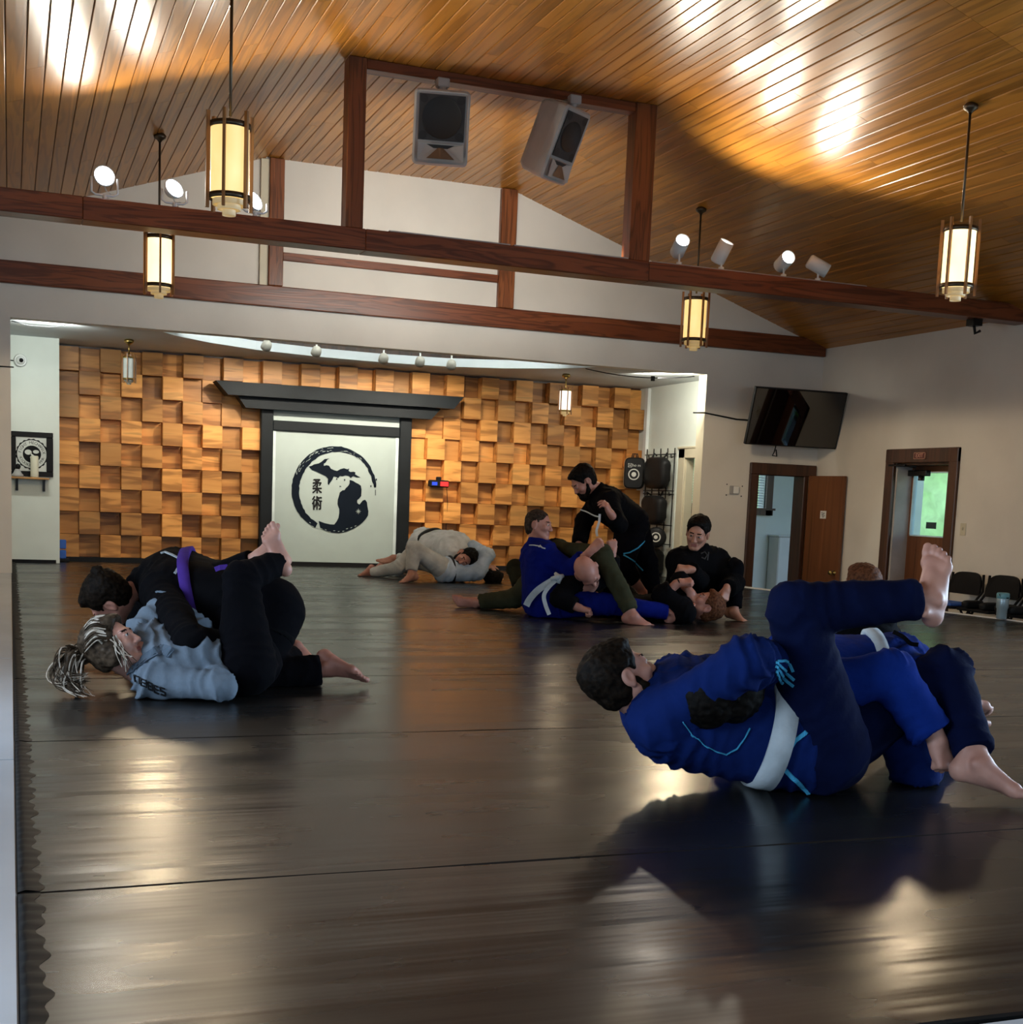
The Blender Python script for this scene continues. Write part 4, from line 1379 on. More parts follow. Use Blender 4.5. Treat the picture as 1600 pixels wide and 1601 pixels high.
MB().lathe([(.082, .27), (.084, .275), (.084, .33), (.07, .345), (0, .345)], (12.15, 13.72, bz), 24, caps=False).build('lid', plain('teal_lid', (.10, .28, .36), .3), bt)
MB().tube([(12.07, 13.70, bz + .33), (12.08, 13.69, bz + .29), (12.15, 13.63, bz + .28), (12.23, 13.68, bz + .29), (12.235, 13.70, bz + .33)], .008, 6).build('handle', M_BLACK, bt)
# hedge beyond the exit door
hd = MB()
hv, hf = [], []
nx, nz_ = 60, 24
for i in range(nz_ + 1):
    for k in range(nx + 1):
        a = .12 * math.sin(k * 1.3 + i * .7) + .10 * math.sin(k * 2.9 - i * 1.9) + rng.uniform(-.1, .1)
        hv.append((26 + a - .15 * i * .3, 6 + k * .75, LOW + i * .32 + rng.uniform(-.08, .08)))
for i in range(nz_):
    for k in range(nx):
        hf.append((i * (nx + 1) + k, i * (nx + 1) + k + 1, (i + 1) * (nx + 1) + k + 1, (i + 1) * (nx + 1) + k))
hd.add(hv, hf, 0, True)
tag(hd.build('hedge', plain('hedge_leaves', (.36, .62, .32), .8, var=.15, nscale=3, bscale=9, bstr=.3)), 'green hedge outdoors seen through the exit door glass', 'hedge')

# ================================================================== PEOPLE: distance-field bodies
def smin(a, b, k):
    h = np.maximum(k - np.abs(a - b), 0) / k
    return np.minimum(a, b) - h * h * k * .25


def nrm(v):
    v = np.array(v, float)
    return v / (np.linalg.norm(v) + 1e-12)


def D3(r, u, t):
    """direction from viewer-relative right / up / towards-viewer components"""
    return nrm(r * CAMR[0] - u * CAMR[1] - t * CAMR[2])


class Prim:
    __slots__ = ('kind', 'a', 'b', 'ra', 'rb', 'M', 'k', 'op', 'cut')

    def __init__(s, kind, a, b, ra, rb=None, M=None, k=.03, op=1, cut=None):
        s.kind, s.a, s.b, s.ra, s.rb, s.M, s.k, s.op, s.cut = kind, np.array(a, float), None if b is None else np.array(b, float), ra, rb, M, k, op, cut

    def bounds(s, pad):
        if s.kind == 'cap':
            r = max(s.ra, s.rb) + pad
            return np.minimum(s.a, s.b) - r, np.maximum(s.a, s.b) + r
        e = np.sqrt(((s.M * np.array(s.ra)[:, None]) ** 2).sum(0)) + pad
        return s.a - e, s.a + e

    def dist(s, P):
        if s.kind == 'cap':
            ab = s.b - s.a
            t = np.clip(((P - s.a) @ ab) / (ab @ ab + 1e-12), 0, 1)
            d = np.linalg.norm(P - s.a - t[..., None] * ab, axis=-1) - (s.ra + (s.rb - s.ra) * t)
        else:
            q = (P - s.a) @ s.M.T
            r = np.array(s.ra)
            k0 = np.linalg.norm(q / r, axis=-1)
            k1 = np.linalg.norm(q / (r * r), axis=-1)
            d = k0 * (k0 - 1) / (k1 + 1e-9)
        if s.cut is not None:
            for p0, n in s.cut:
                d = np.maximum(d, (P - p0) @ n)
        return d


def cap(a, b, ra, rb=None, k=.03, op=1, cut=None):
    return Prim('cap', a, b, ra, ra if rb is None else rb, None, k, op, cut)


def ell(c, M, r, k=.02, op=1, cut=None):
    return Prim('ell', c, None, r, None, np.array(M, float), k, op, cut)


def field(prims, P):
    D = np.full(P.shape[:-1], 1.0)
    for p in prims:
        d = p.dist(P)
        D = smin(D, d, p.k) if p.op > 0 else -smin(-D, d, p.k)
    return D


_E = [(0, 1), (2, 3), (4, 5), (6, 7), (0, 2), (1, 3), (4, 6), (5, 7), (0, 4), (1, 5), (2, 6), (3, 7)]
_C = np.array([(i, j, k) for i in (0, 1) for j in (0, 1) for k in (0, 1)])


def polygonise(prims, h, floor=None):
    los, his = zip(*[p.bounds(h * 2) for p in prims if p.op > 0])
    lo = np.min(los, 0) - h
    hi = np.max(his, 0) + h
    n = np.ceil((hi - lo) / h).astype(int) + 1
    ax = [lo[i] + h * np.arange(n[i]) for i in range(3)]
    D = np.full(tuple(n), 1.0, np.float32)
    for p in prims:
        a, b = p.bounds(p.k + h * 2.5)
        i0 = np.clip(np.floor((a - lo) / h).astype(int), 0, n)
        i1 = np.clip(np.ceil((b - lo) / h).astype(int) + 1, 0, n)
        if (i1 <= i0).any(): continue
        sl = tuple(slice(i0[i], i1[i]) for i in range(3))
        g = np.stack(np.meshgrid(*[ax[i][sl[i]] for i in range(3)], indexing='ij'), -1)
        d = p.dist(g)
        D[sl] = smin(D[sl], d, p.k) if p.op > 0 else -smin(-D[sl], d, p.k)
    if floor is not None:
        zz = (floor - ax[2])[None, None, :]
        D = np.maximum(D, zz)
    ins = D < 0
    cnt = np.zeros(tuple(n - 1), np.int8)
    for c in _C:
        cnt += ins[c[0]:n[0] - 1 + c[0], c[1]:n[1] - 1 + c[1], c[2]:n[2] - 1 + c[2]]
    act = (cnt > 0) & (cnt < 8)
    idx = np.argwhere(act)
    if not len(idx): return np.zeros((0, 3)), []
    vid = np.full(act.shape, -1, np.int64)
    vid[act] = np.arange(len(idx))
    cv = np.stack([D[idx[:, 0] + c[0], idx[:, 1] + c[1], idx[:, 2] + c[2]] for c in _C], 1)
    pos = np.zeros((len(idx), 3)); num = np.zeros(len(idx))
    for a, b in _E:
        va, vb = cv[:, a], cv[:, b]
        m = (va < 0) != (vb < 0)
        t = np.where(m, va / np.where(m, va - vb, 1), 0)
        pos += m[:, None] * (_C[a] + t[:, None] * (_C[b] - _C[a]))
        num += m
    V = lo + h * (idx + pos / num[:, None])
    F = []
    for axis in range(3):
        o1, o2 = [(1, 2), (2, 0), (0, 1)][axis]
        s0 = [slice(None)] * 3; s1 = [slice(None)] * 3
        s0[axis] = slice(0, -1); s1[axis] = slice(1, None)
        A, B = ins[tuple(s0)], ins[tuple(s1)]
        e = np.argwhere(A != B)
        e = e[(e[:, o1] > 0) & (e[:, o2] > 0) & (e[:, o1] < n[o1] - 1) & (e[:, o2] < n[o2] - 1)]
        d1 = np.zeros(3, int); d1[o1] = 1
        d2 = np.zeros(3, int); d2[o2] = 1
        q = np.stack([vid[tuple((e - d1 - d2).T)], vid[tuple((e - d2).T)], vid[tuple(e.T)], vid[tuple((e - d1).T)]], 1)
        fl = A[tuple(e.T)]
        q = np.where(fl[:, None], q, q[:, ::-1])
        F.append(q)
    F = np.concatenate(F)
    F = F[(F >= 0).all(1)]
    return V, F


def vnoise(P, s):
    """cheap value noise, vectorised, -1..1"""
    Q = P / s
    i = np.floor(Q).astype(np.int64)
    f = Q - i
    f = f * f * (3 - 2 * f)
    r = 0
    for c in _C:
        j = i + c
        hsh = (j[:, 0] * 73856093) ^ (j[:, 1] * 19349663) ^ (j[:, 2] * 83492791)
        hsh = (hsh ^ (hsh >> 13)) * 1274126177
        v = ((hsh >> 8) & 0xffff) / 32767.5 - 1
        w = np.prod(np.where(c, f, 1 - f), 1)
        r = r + w * v
    return r


def vnormals(V, F):
    n = np.cross(V[F[:, 2]] - V[F[:, 0]], V[F[:, 3]] - V[F[:, 1]])
    N = np.zeros_like(V)
    for k in range(4): np.add.at(N, F[:, k], n)
    return N / (np.linalg.norm(N, axis=1, keepdims=True) + 1e-12)


def folds(V, F, prims, amp, lam):
    """cloth folds: ridges across each limb, broken up by noise, stronger near the joints"""
    N = vnormals(V, F)
    best = np.full(len(V), 9.0); disp = np.zeros(len(V))
    nz = vnoise(V, .09); nz2 = vnoise(V + 7.7, .16)
    for p in prims:
        if p.kind != 'cap' or p.op < 0: continue
        d = p.dist(V)
        ab = p.b - p.a
        L = np.linalg.norm(ab)
        if L < .05: continue
        t = ((V - p.a) @ ab) / L
        tt = np.clip(t / L, 0, 1)
        end = .35 + .65 * np.maximum(np.exp(-tt * 5), np.exp(-(1 - tt) * 5))
        w = (1 - 2 * np.abs(np.sin(PI * t / lam + 1.8 * nz + 3 * nz2)) ** .8) * (.5 + .5 * nz2) * end
        m = d < best
        best = np.where(m, d, best); disp = np.where(m, w, disp)
    disp = disp * amp + nz2 * amp * .8
    return V + N * disp[:, None]


def np_mesh(name, V, F, mats, mi=None, smooth=True):
    me = bpy.data.meshes.new(name)
    F = np.asarray(F)
    me.vertices.add(len(V)); me.vertices.foreach_set('co', np.asarray(V, np.float32).ravel())
    if len(F):
        k = F.shape[1]
        me.loops.add(F.size); me.loops.foreach_set('vertex_index', F.astype(np.int32).ravel())
        me.polygons.add(len(F))
        me.polygons.foreach_set('loop_start', np.arange(0, F.size, k, dtype=np.int32))
        if mi is not None: me.polygons.foreach_set('material_index', np.asarray(mi, np.int32))
        me.polygons.foreach_set('use_smooth', np.full(len(F), smooth))
    for m in mats: me.materials.append(m)
    me.update(calc_edges=True)
    me.validate()
    return me


# ---------------------------------------------------------------- materials of skin, hair, cloth
def mat_skin(name, col, var=.18):
    m, nt, b = nmat(name)
    c0 = (col[0] * (1 - var * .6), col[1] * (1 - var), col[2] * (1 - var)); c1 = (min(1, col[0] * (1 + var * .5)), col[1] * (1 + var * .4), col[2] * (1 + var * .4))
    nz, rp, mp = noise_col(nt, b, c0, c1, (1, 1, 1), 14, 3, .35, .65)
    nt.links.new(rp.outputs[0], b.inputs['Base Color'])
    b.inputs['Roughness'].default_value = .48
    b.inputs['Specular IOR Level'].default_value = .35
    b.inputs['Subsurface Weight'].default_value = .08
    b.inputs['Subsurface Radius'].default_value = (.012, .005, .003)
    n2 = nt.nodes.new('ShaderNodeTexNoise'); n2.inputs['Scale'].default_value = 90
    tc = nt.nodes.new('ShaderNodeTexCoord'); nt.links.new(tc.outputs['Object'], n2.inputs['Vector'])
    bump(nt, b, n2.outputs[0], .08, .002)
    return m


def mat_cloth(name, col, var=.2, weave=420, rough=.95, spec=.06):
    m, nt, b = nmat(name)
    nz, rp, mp = noise_col(nt, b, tuple(c * (1 - var) for c in col), tuple(min(1, c * (1 + var)) for c in col), (1, 1, 1), 9, 4, .3, .7)
    nt.links.new(rp.outputs[0], b.inputs['Base Color'])
    b.inputs['Roughness'].default_value = rough
    b.inputs['Specular IOR Level'].default_value = spec
    b.inputs['Sheen Weight'].default_value = .0
    b.inputs['Sheen Roughness'].default_value = .4
    tc = nt.nodes.new('ShaderNodeTexCoord')
    n2 = nt.nodes.new('ShaderNodeTexNoise'); n2.inputs['Scale'].default_value = 26; n2.inputs['Detail'].default_value = 6
    nt.links.new(tc.outputs['Object'], n2.inputs['Vector'])
    bump(nt, b, n2.outputs[0], .35, .012)
    return m


def mat_hair(name, c0, c1, scale=60, rough=.65):
    m, nt, b = nmat(name)
    nz, rp, mp = noise_col(nt, b, c0, c1, (1, 1, 1), scale, 5, .35, .65)
    nt.links.new(rp.outputs[0], b.inputs['Base Color'])
    b.inputs['Roughness'].default_value = rough
    b.inputs['Specular IOR Level'].default_value = .07
    bump(nt, b, nz.outputs[0], .6, .006)
    return m


SK_PALE = mat_skin('skin_fair', (.46, .25, .19))
SK_RUDDY = mat_skin('skin_ruddy', (.40, .19, .14))
SK_TAN = mat_skin('skin_tan', (.40, .20, .135))
LIPS = plain('lips', (.36, .12, .10), .4)
EYEW = plain('eye_white', (.55, .53, .50), .25)
EYED = plain('eye_dark', (.02, .014, .010), .15)
CL_BLACK = mat_cloth('black_gi', (.0030, .0030, .0038))
CL_BLACKP = mat_cloth('black_trousers', (.0022, .0022, .0034))
CL_NAVY = mat_cloth('navy_trousers', (.0025, .005, .026))
CL_NAVYJ = mat_cloth('royal_navy_gi', (.004, .013, .080))
CL_BLUE = mat_cloth('blue_gi', (.005, .022, .17))
CL_ROYAL = mat_cloth('royal_blue_gi', (.003, .008, .12))
CL_GREY = mat_cloth('grey_blue_gi', (.125, .16, .20))
CL_LAPEL = mat_cloth('grey_lapel', (.085, .115, .15))
CL_OLIVE = mat_cloth('olive_trousers', (.034, .036, .020))
CL_OLIVED = mat_cloth('dark_olive_top', (.016, .017, .010))
CL_WHITE = mat_cloth('white_gi', (.47, .49, .50))
CL_WHITEP = mat_cloth('off_white_trousers', (.40, .40, .38))
CL_PALEB = mat_cloth('pale_blue_gi', (.36, .44, .54))
CL_BELTW = mat_cloth('white_belt', (.42, .47, .50), weave=200)
CL_PURPLE = mat_cloth('purple_belt', (.055, .025, .19))
CL_TRIM = mat_cloth('light_blue_tape', (.05, .30, .50))
H_DARK = mat_hair('dark_hair', (.002, .0017, .0015), (.0065, .005, .004))
H_BROWN = mat_hair('brown_hair', (.003, .002, .0014), (.012, .0075, .0045))
H_GREY = mat_hair('short_grey_hair', (.018, .012, .009), (.05, .036, .027))
H_RED = mat_hair('reddish_hair', (.05, .017, .008), (.13, .05, .022))
H_BLOND = mat_hair('blond_strand', (.30, .25, .19), (.62, .56, .48), 30, .35)
H_BLONDD = mat_hair('dark_blond_hair', (.016, .011, .007), (.075, .053, .035), 30, .4)


# ---------------------------------------------------------------- heads, hands, feet
def frame(f, u):
    f = nrm(f)
    u = np.array(u, float); u = nrm(u - f * (u @ f))
    x = np.cross(f, u)
    return np.array([x, f, u])                     # rows: right, forward, up


def head_prims(c, M, s=1.0, female=False, ears=True):
    w = lambda p: c + (np.array(p, float) * s) @ M
    P = []
    E = lambda p, r, k=.02, op=1: P.append(ell(w(p), M, np.array(r) * s, k * s, op))
    Cc = lambda a, b, ra, rb=None, k=.012, op=1: P.append(cap(w(a), w(b), ra * s, (ra if rb is None else rb) * s, k * s, op))
    E((0, -.012, .035), (.076, .098, .085))
    E((0, .02, -.025), (.062, .074, .085), .03)
    for sx in (-1, 1):
        Cc((sx * .052, .005, -.045), (sx * .022, .07, -.092), .022, .018, .025)
        E((sx * .040, .068, -.018), (.024, .022, .022), .02)
    E((0, .075, -.092), (.024, .022, .018) if not female else (.019, .02, .017), .02)
    Cc((-.036, .084, .030), (.036, .084, .030), .010, .010, .018)
    for sx in (-1, 1):
        E((sx * .031, .104, .010), (.017, .016, .011), .012, -1)
        E((sx * .031, .084, .011), (.0135, .0135, .0125), .004)
        Cc((sx * .018, .0955, .0165), (sx * .044, .0885, .0150), .0040, .0035, .006)
    Cc((0, .090, .018), (0, .112, -.026), .0085 if female else .0095, .012, .012)
    for sx in (-1, 1): E((sx * .012, .102, -.030), (.0085, .010, .0075), .008)
    Cc((-.020, .089, -.054), (.020, .089, -.054), .0065, .0065, .008)
    Cc((-.017, .089, -.066), (.017, .089, -.066), .0070, .0070, .008)
    Cc((-.024, .0955, -.0600), (.024, .0955, -.0600), .0022, .0022, .003, -1)
    for sx in (-1, 1) if ears else ():
        Me = np.array([M[0], M[1], M[2]])
        P.append(ell(w((sx * .079, -.010, .000)), Me, np.array([.011, .023, .033]) * s, .008 * s))
        P.append(ell(w((sx * .092, -.004, .002)), Me, np.array([.009, .013, .020]) * s, .004 * s, -1))
        P.append(ell(w((sx * .080, -.006, -.028)), Me, np.array([.008, .010, .010]) * s, .006 * s))
    return P


def hair_prims(c, M, s=1.0, style='short', ears=True):
    w = lambda p: c + (np.array(p, float) * s) @ M
    cuts = [(w((0, .052, .048)), M.T @ np.array([0, .93, -.37])), (w((0, .0, -.075)), -M[2])]
    top = .0 if style != 'crop' else -.004
    P = [ell(w((0, -.016, .040)), M, np.array([.083 + top, .104 + top, .092 + top]) * s, .01)]
    P.append(ell(w((0, -.035, -.02)), M, np.array([.072 + top, .075, .070]) * s, .03))
    for p in P:
        p.cut = cuts
    if style == 'full':
        P.append(ell(w((0, .035, .098)), M, np.array([.060, .055, .030]) * s, .02))
        P.append(ell(w((0, -.03, .05)), M, np.array([.088, .100, .090]) * s, .02, 1, cuts))
    P.append(ell(w((0, .088, .012)), M, np.array([.058, .050, .078]) * s, .008, -1))
    # clear the ears
    for sx in (-1, 1) if ears else ():
        P.append(ell(w((sx * .085, .0, -.004)), M, np.array([.030, .032, .034]) * s, .006, -1))
    return P


def beard_prims(c, M, s=1.0, long=0.0):
    w = lambda p: c + (np.array(p, float) * s) @ M
    P = []
    for sx in (-1, 1):
        P.append(cap(w((sx * .066, .012, -.02)), w((sx * .054, .032, -.065)), .014 * s, .017 * s, .02))
        P.append(cap(w((sx * .054, .032, -.065)), w((sx * .022, .078, -.100)), .018 * s, .022 * s, .02))
        P.append(cap(w((sx * .022, .100, -.045)), w((sx * .030, .092, -.075)), .006 * s, .008 * s, .01))
    P.append(cap(w((-.020, .080, -.098)), w((.020, .080, -.098)), .024 * s, .024 * s, .02))
    P.append(cap(w((-.020, .103, -.045)), w((.020, .103, -.045)), .0055 * s, None, .008))
    if long: P.append(cap(w((0, .075, -.10)), w((0, .085, -.10 - long)), .03 * s, .016 * s, .03))
    return P


def hand_prims(wr, M, side, curl, s=1.0, spread=.1):
    """M rows: x, fingers, back of hand; side 'R'/'L'"""
    sg = -1 if side == 'R' else 1                 # thumb side along x
    w = lambda p: wr + (np.array(p, float) * s) @ M
    P = [cap(w((0, -.03, 0)), w((0, .01, 0)), .026 * s, .025 * s, .02)]
    xs = [sg * .029, sg * .0095, sg * -.0105, sg * -.029]
    Ls = [.072, .080, .074, .058]
    for i, x in enumerate(xs):
        P.append(cap(w((x * .7, .015, 0)), w((x, .086 - abs(i - 1.2) * .004, .002)), .0155 * s, .0115 * s, .016))
    P.append(ell(w((sg * .02, .035, -.012)), M, np.array([.020, .026, .014]) * s, .015))
    P.append(ell(w((sg * -.02, .04, -.010)), M, np.array([.016, .03, .013]) * s, .015))
    for i, x in enumerate(xs):
        p = np.array([x, .086 - abs(i - 1.2) * .004, .002])
        a = 0
        sp = (x / .03) * spread
        cc = curl * (.9 + .12 * i) if np.isscalar(curl) else curl[i]
        for fr, am, r0, r1 in ((.48, 1.35, .0098, .0088), (.30, 1.65, .0088, .0080), (.22, 1.05, .0080, .0068)):
            a += am * cc
            q = p + Ls[i] * fr * np.array([math.sin(sp) * math.cos(a), math.cos(a) * math.cos(sp), -math.sin(a)])
            P.append(cap(w(p), w(q), r0 * s, r1 * s, .0035))
            p = q
    c1 = curl if np.isscalar(curl) else curl[0]
    t = [np.array((sg * .022, .018, -.008)), None, None, None]
    o = [np.array((sg * .046, .042, -.014)), np.array((sg * .060, .066, -.018)), np.array((sg * .066, .090, -.018))]
    f = [np.array((sg * .036, .045, -.022)), np.array((sg * .036, .070, -.036)), np.array((sg * .008, .078, -.046))]
    for k in range(3): t[k + 1] = o[k] * (1 - c1) + f[k] * c1
    for k, (r0, r1) in enumerate(((.0165, .0125), (.0125, .0105), (.0105, .0085))):
        P.append(cap(w(t[k]), w(t[k + 1]), r0 * s, r1 * s, .008 if k == 0 else .004))
    return P


def foot_prims(an, M, side, s=1.0, toe_up=0.0):
    """M rows: x, toes, dorsum (up); the sole lies .075 below the ankle"""
    sg = -1 if side == 'R' else 1                 # big toe side along x
    w = lambda p: an + (np.array(p, float) * s) @ M
    P = [cap(w((0, -.005, .09)), w((0, -.005, -.005)), .037 * s, .036 * s, .02),
         ell(w((0, -.045, -.040)), M, np.array([.031, .036, .036]) * s, .03),
         cap(w((0, -.048, .03)), w((0, -.05, -.03)), .016 * s, .022 * s, .025),
         cap(w((sg * .006, .02, -.018)), w((sg * .014, .115, -.052)), .036 * s, .022 * s, .03),
         cap(w((sg * -.014, .0, -.045)), w((sg * -.026, .105, -.060)), .026 * s, .017 * s, .03),
         cap(w((sg * .026, .125, -.055)), w((sg * -.030, .105, -.061)), .021 * s, .016 * s, .02)]
    for sx in (-1, 1): P.append(ell(w((sx * .034, -.006, -.004)), M, np.array([.011, .015, .015]) * s, .015))
    tx = [.030, .009, -.008, -.023, -.037]
    ty = [.132, .136, .130, .121, .110]
    tl = [.042, .036, .032, .028, .024]
    tr = [.0145, .0100, .0095, .0090, .0088]
    for x, y, l, r in zip(tx, ty, tl, tr):
        a = np.array((sg * x, y, -.060 + .001)); m = a + np.array((0, l * .55, .004 + toe_up * l * .5)); b = a + np.array((0, l, -.003 + toe_up * l))
        P.append(cap(w(a), w(m), r * 1.05 * s, r * .95 * s, .007)); P.append(cap(w(m), w(b), r * s, r * .95 * s, .004))
    return P


# ---------------------------------------------------------------- persons
PEOPLE = {}


class Person:
    def __init__(s, label, J, skin, voxel=.012, group=None, scale=1.0):
        s.J = {k: at(*v) for k, v in J.items()}
        for k, p in s.J.items(): p[2] = max(p[2], .03)
        s.skin, s.h, s.s = skin, voxel, scale
        pv = (s.J['hipR'] + s.J['hipL']) / 2
        s.root = empty('person', (pv[0], pv[1], 0), label, 'person', group)
        s.sk = []                 # (V, F, mi)
        s.bvh = []

    def add_child(s, name, V, F, mats, mi=None, label=None, smooth=True):
        me = np_mesh(name, V, F, mats, mi, smooth)
        o = link_mesh(name, me, s.root)
        o.matrix_parent_inverse = WM(s.root).inverted()
        if label: o['label'] = label
        return o

    def cloth(s, name, prims, mat, amp=.006, lam=.06, label=None, h=None):
        V, F = polygonise(prims, h or s.h, .004)
        V = folds(V, F, prims, amp, lam)
        V[:, 2] = np.maximum(V[:, 2], .003)
        s.bvh.append(BVHTree.FromPolygons(V.tolist(), F.tolist()))
        return s.add_child(name, V, F, [mat], None, label)

    def skin_part(s, prims, h, mi=0, matfun=None):
        V, F = polygonise(prims, h, .002)
        m = np.full(len(F), mi)
        if matfun is not None:
            m = matfun(V[F].mean(1), m)
        s.sk.append((V, F, m))

    def head(s, f, u, hair, style='short', beard=None, blong=0.0, female=False, h=.0045, size=1.0, ears=True):
        c = s.J['head']
        M = frame(f, u)
        s.M, s.hc = M, c

        def mf(C, m):
            L = (C - c) @ M.T / size
            x, y, z = L.T
            m = m.copy()
            m[(y > .082) & (np.abs(x) < .022) & (z < -.050) & (z > -.071)] = 1
            m[(y > .060) & (np.abs(x) > .012) & (np.abs(x) < .046) & (z > .028) & (z < .0365)] = 2
            e = (((np.abs(x) - .031) / .0125) ** 2 + ((z - .0105) / .0062) ** 2 < 1) & (y > .07)
            m[e] = 3
            m[e & (np.abs(np.abs(x) - .031) < .0055)] = 4
            return m
        P = head_prims(c, M, size, female, ears)
        nb = s.J.get('neck', c - M[2] * .16)
        P.append(cap(c + M[1] * -.022 * size - M[2] * .055 * size, nb, .050 * size * (.88 if female else 1), .056 * size * (.88 if female else 1), .03))
        s.skin_part(P, h, 0, mf)
        s.hairmat = hair
        if style != 'bald' and hair is not None:
            hp = hair_prims(c, M, size, style)
            V, F = polygonise(hp, max(h, .005))
            N = vnormals(V, F)
            V = V + N * (vnoise(V, .012) * .003 + vnoise(V, .03) * .0035)[:, None]
            s.add_child('hair', V, F, [hair])
        if beard is not None:
            V, F = polygonise(beard_prims(c, M, size, blong), max(h, .0045))
            N = vnormals(V, F)
            V = V + N * (vnoise(V, .010) * .003)[:, None]
            s.add_child('beard', V, F, [beard])

    def hand(s, side, fdir, back, curl, h=.004):
        wr = s.J['wr' + side]
        y = nrm(fdir); z = np.array(back, float); z = nrm(z - y * (z @ y))
        M = np.array([np.cross(y, z), y, z])
        P = hand_prims(wr, M, side, curl, s.s)
        el = s.J['el' + side]
        P.append(cap(wr + (el - wr) * .55, wr, .038 * s.s, .027 * s.s, .02))
        s.skin_part(P, h)

    def foot(s, side, toes, up, h=.005, toe_up=0.0, shin=.3):
        an = s.J['an' + side]
        y = nrm(toes); z = np.array(up, float); z = nrm(z - y * (z @ y))
        M = np.array([np.cross(y, z), y, z])
        P = foot_prims(an, M, side, s.s, toe_up)
        kn = s.J['kn' + side]
        P[0] = cap(an + (kn - an) * shin, an, .044 * s.s, .035 * s.s, .02)
        s.skin_part(P, h)

    def limbs(s):
        J, S = s.J, s.s
        P = []
        ch = (J['shR'] + J['shL']) / 2; pv = (J['hipR'] + J['hipL']) / 2
        P.append(cap(pv, ch, .10 * S, .11 * S, .05))
        P.append(cap(J['shR'], J['shL'], .05 * S, None, .05))
        nb = J.get('neck', J['head'])
        P.append(cap(ch, nb, .05 * S, .045 * S, .03))
        for d in 'RL':
            P.append(cap(J['sh' + d], J['el' + d], .045 * S, .036 * S, .02))
            P.append(cap(J['el' + d], J['wr' + d], .036 * S, .025 * S, .02))
            P.append(cap(J['hip' + d], J['kn' + d], .072 * S, .05 * S, .03))
            P.append(cap(J['kn' + d], J['an' + d], .05 * S, .034 * S, .02))
        s.skin_part(P, .016)

    def finish(s):
        s.limbs()
        off = 0; VV, FF, MM = [], [], []
        for V, F, m in s.sk:
            VV.append(V); FF.append(F + off); MM.append(m); off += len(V)
        V = np.concatenate(VV)
        V[:, 2] = np.maximum(V[:, 2], .002)
        s.add_child('body', V, np.concatenate(FF), [s.skin, LIPS, s.hairmat or H_DARK, EYEW, EYED], np.concatenate(MM))

    # -- clothing -----------------------------------------------------
    def torso_prims(s, bulk=1.0, low=0.0):
        J, S = s.J, s.s * bulk
        pv0 = (J['hipR'] + J['hipL']) / 2
        ch = (J['shR'] + J['shL']) / 2
        ax = ch - pv0
        pv = pv0 + ax * low
        e = lambda p, q, t: p + (q - p) * t
        P = []
        for d in 'RL':
            a = e(pv0, J['hip' + d], .8) + ax * low; b = e(ch, J['sh' + d], .58) - ax * .16
            P.append(cap(a, b, .125 * S, .125 * S, .06))
        P.append(cap(e(ch, J['shR'], .92) - ax * .03, e(ch, J['shL'], .92) - ax * .03, .078 * S, None, .06))
        P.append(cap(pv, ch - ax * .1, .125 * S, .13 * S, .06))
        if 'neck' in J: P.append(cap(ch, e(ch, J['neck'], .75), .085 * S, .062 * S, .05))
        return P

    def jacket(s, mat, sleeves=(1.0, 1.0), amp=.007, bulk=1.0, skirt=.0, sl=1.0, label=None, h=None, lam=.06, low=0.0):
        J, S = s.J, s.s
        P = s.torso_prims(bulk, low)
        s.torso = list(P)
        for d, L in zip('RL', sleeves):
            sh, el, wr = J['sh' + d], J['el' + d], J['wr' + d]
            P.append(cap(sh, el, .074 * S * sl, .064 * S * sl, .035))
            if L > 0:
                u = nrm(wr - el); end = el + (wr - el) * L
                P.append(cap(el, el + (wr - el) * (L + .12), .064 * S * sl, .060 * S * sl, .03, 1, [(end, u)]))
        if skirt:
            pv = (J['hipR'] + J['hipL']) / 2
            for d in 'RL':
                t = J['hip' + d] + (J['kn' + d] - J['hip' + d]) * skirt
                P.append(cap(J['hip' + d], t, .125 * S * bulk, .115 * S * bulk, .05, 1, [(t, nrm(t - J['hip' + d]))]))
        s.jprims = P
        return s.cloth('jacket', P, mat, amp, lam, label, h)

    def trousers(s, mat, hem=(.92, .92), amp=.007, thigh=1.0, name='trousers', label=None, h=None, lam=.07, knee=1.0):
        J, S = s.J, s.s
        P = [cap(J['hipR'], J['hipL'], .118 * S, None, .05)]
        for d, L in zip('RL', hem):
            hp, kn, an = J['hip' + d], J['kn' + d], J['an' + d]
            P.append(cap(hp, kn, .115 * S * thigh, .078 * S * knee, .04))
            u = nrm(an - kn); end = kn + (an - kn) * L
            P.append(cap(kn, kn + (an - kn) * (L + .12), .078 * S * knee, .060 * S * knee, .03, 1, [(end, u)]))
        s.tprims = P
        return s.cloth(name, P, mat, amp, lam, label, h)

    def belt(s, mat, t=.22, w=.042, knot=None, tails=(), label=None, tilt=None):
        """band round the torso at fraction t from pelvis to shoulders"""
        J = s.J
        pv = (J['hipR'] + J['hipL']) / 2; ch = (J['shR'] + J['shL']) / 2
        ax = nrm(ch - pv) if tilt is None else nrm(tilt)
        c = pv + (ch - pv) * t
        e1 = nrm(np.cross(ax, [0.3, .2, 1.0])); e2 = np.cross(ax, e1)
        n = 48
        vs, fs = [], []
        rr = []
        for k in range(n):
            a = 2 * PI * k / n
            d = math.cos(a) * e1 + math.sin(a) * e2
            ts = np.linspace(.04, .40, 90)
            D = field(s.torso, c + ts[:, None] * d)
            i = np.argmax(D > 0) if (D > 0).any() else 60
            rr.append(ts[i])
        rr = np.array(rr)
        for _ in range(2): rr = (np.roll(rr, 1) + rr * 2 + np.roll(rr, -1)) / 4
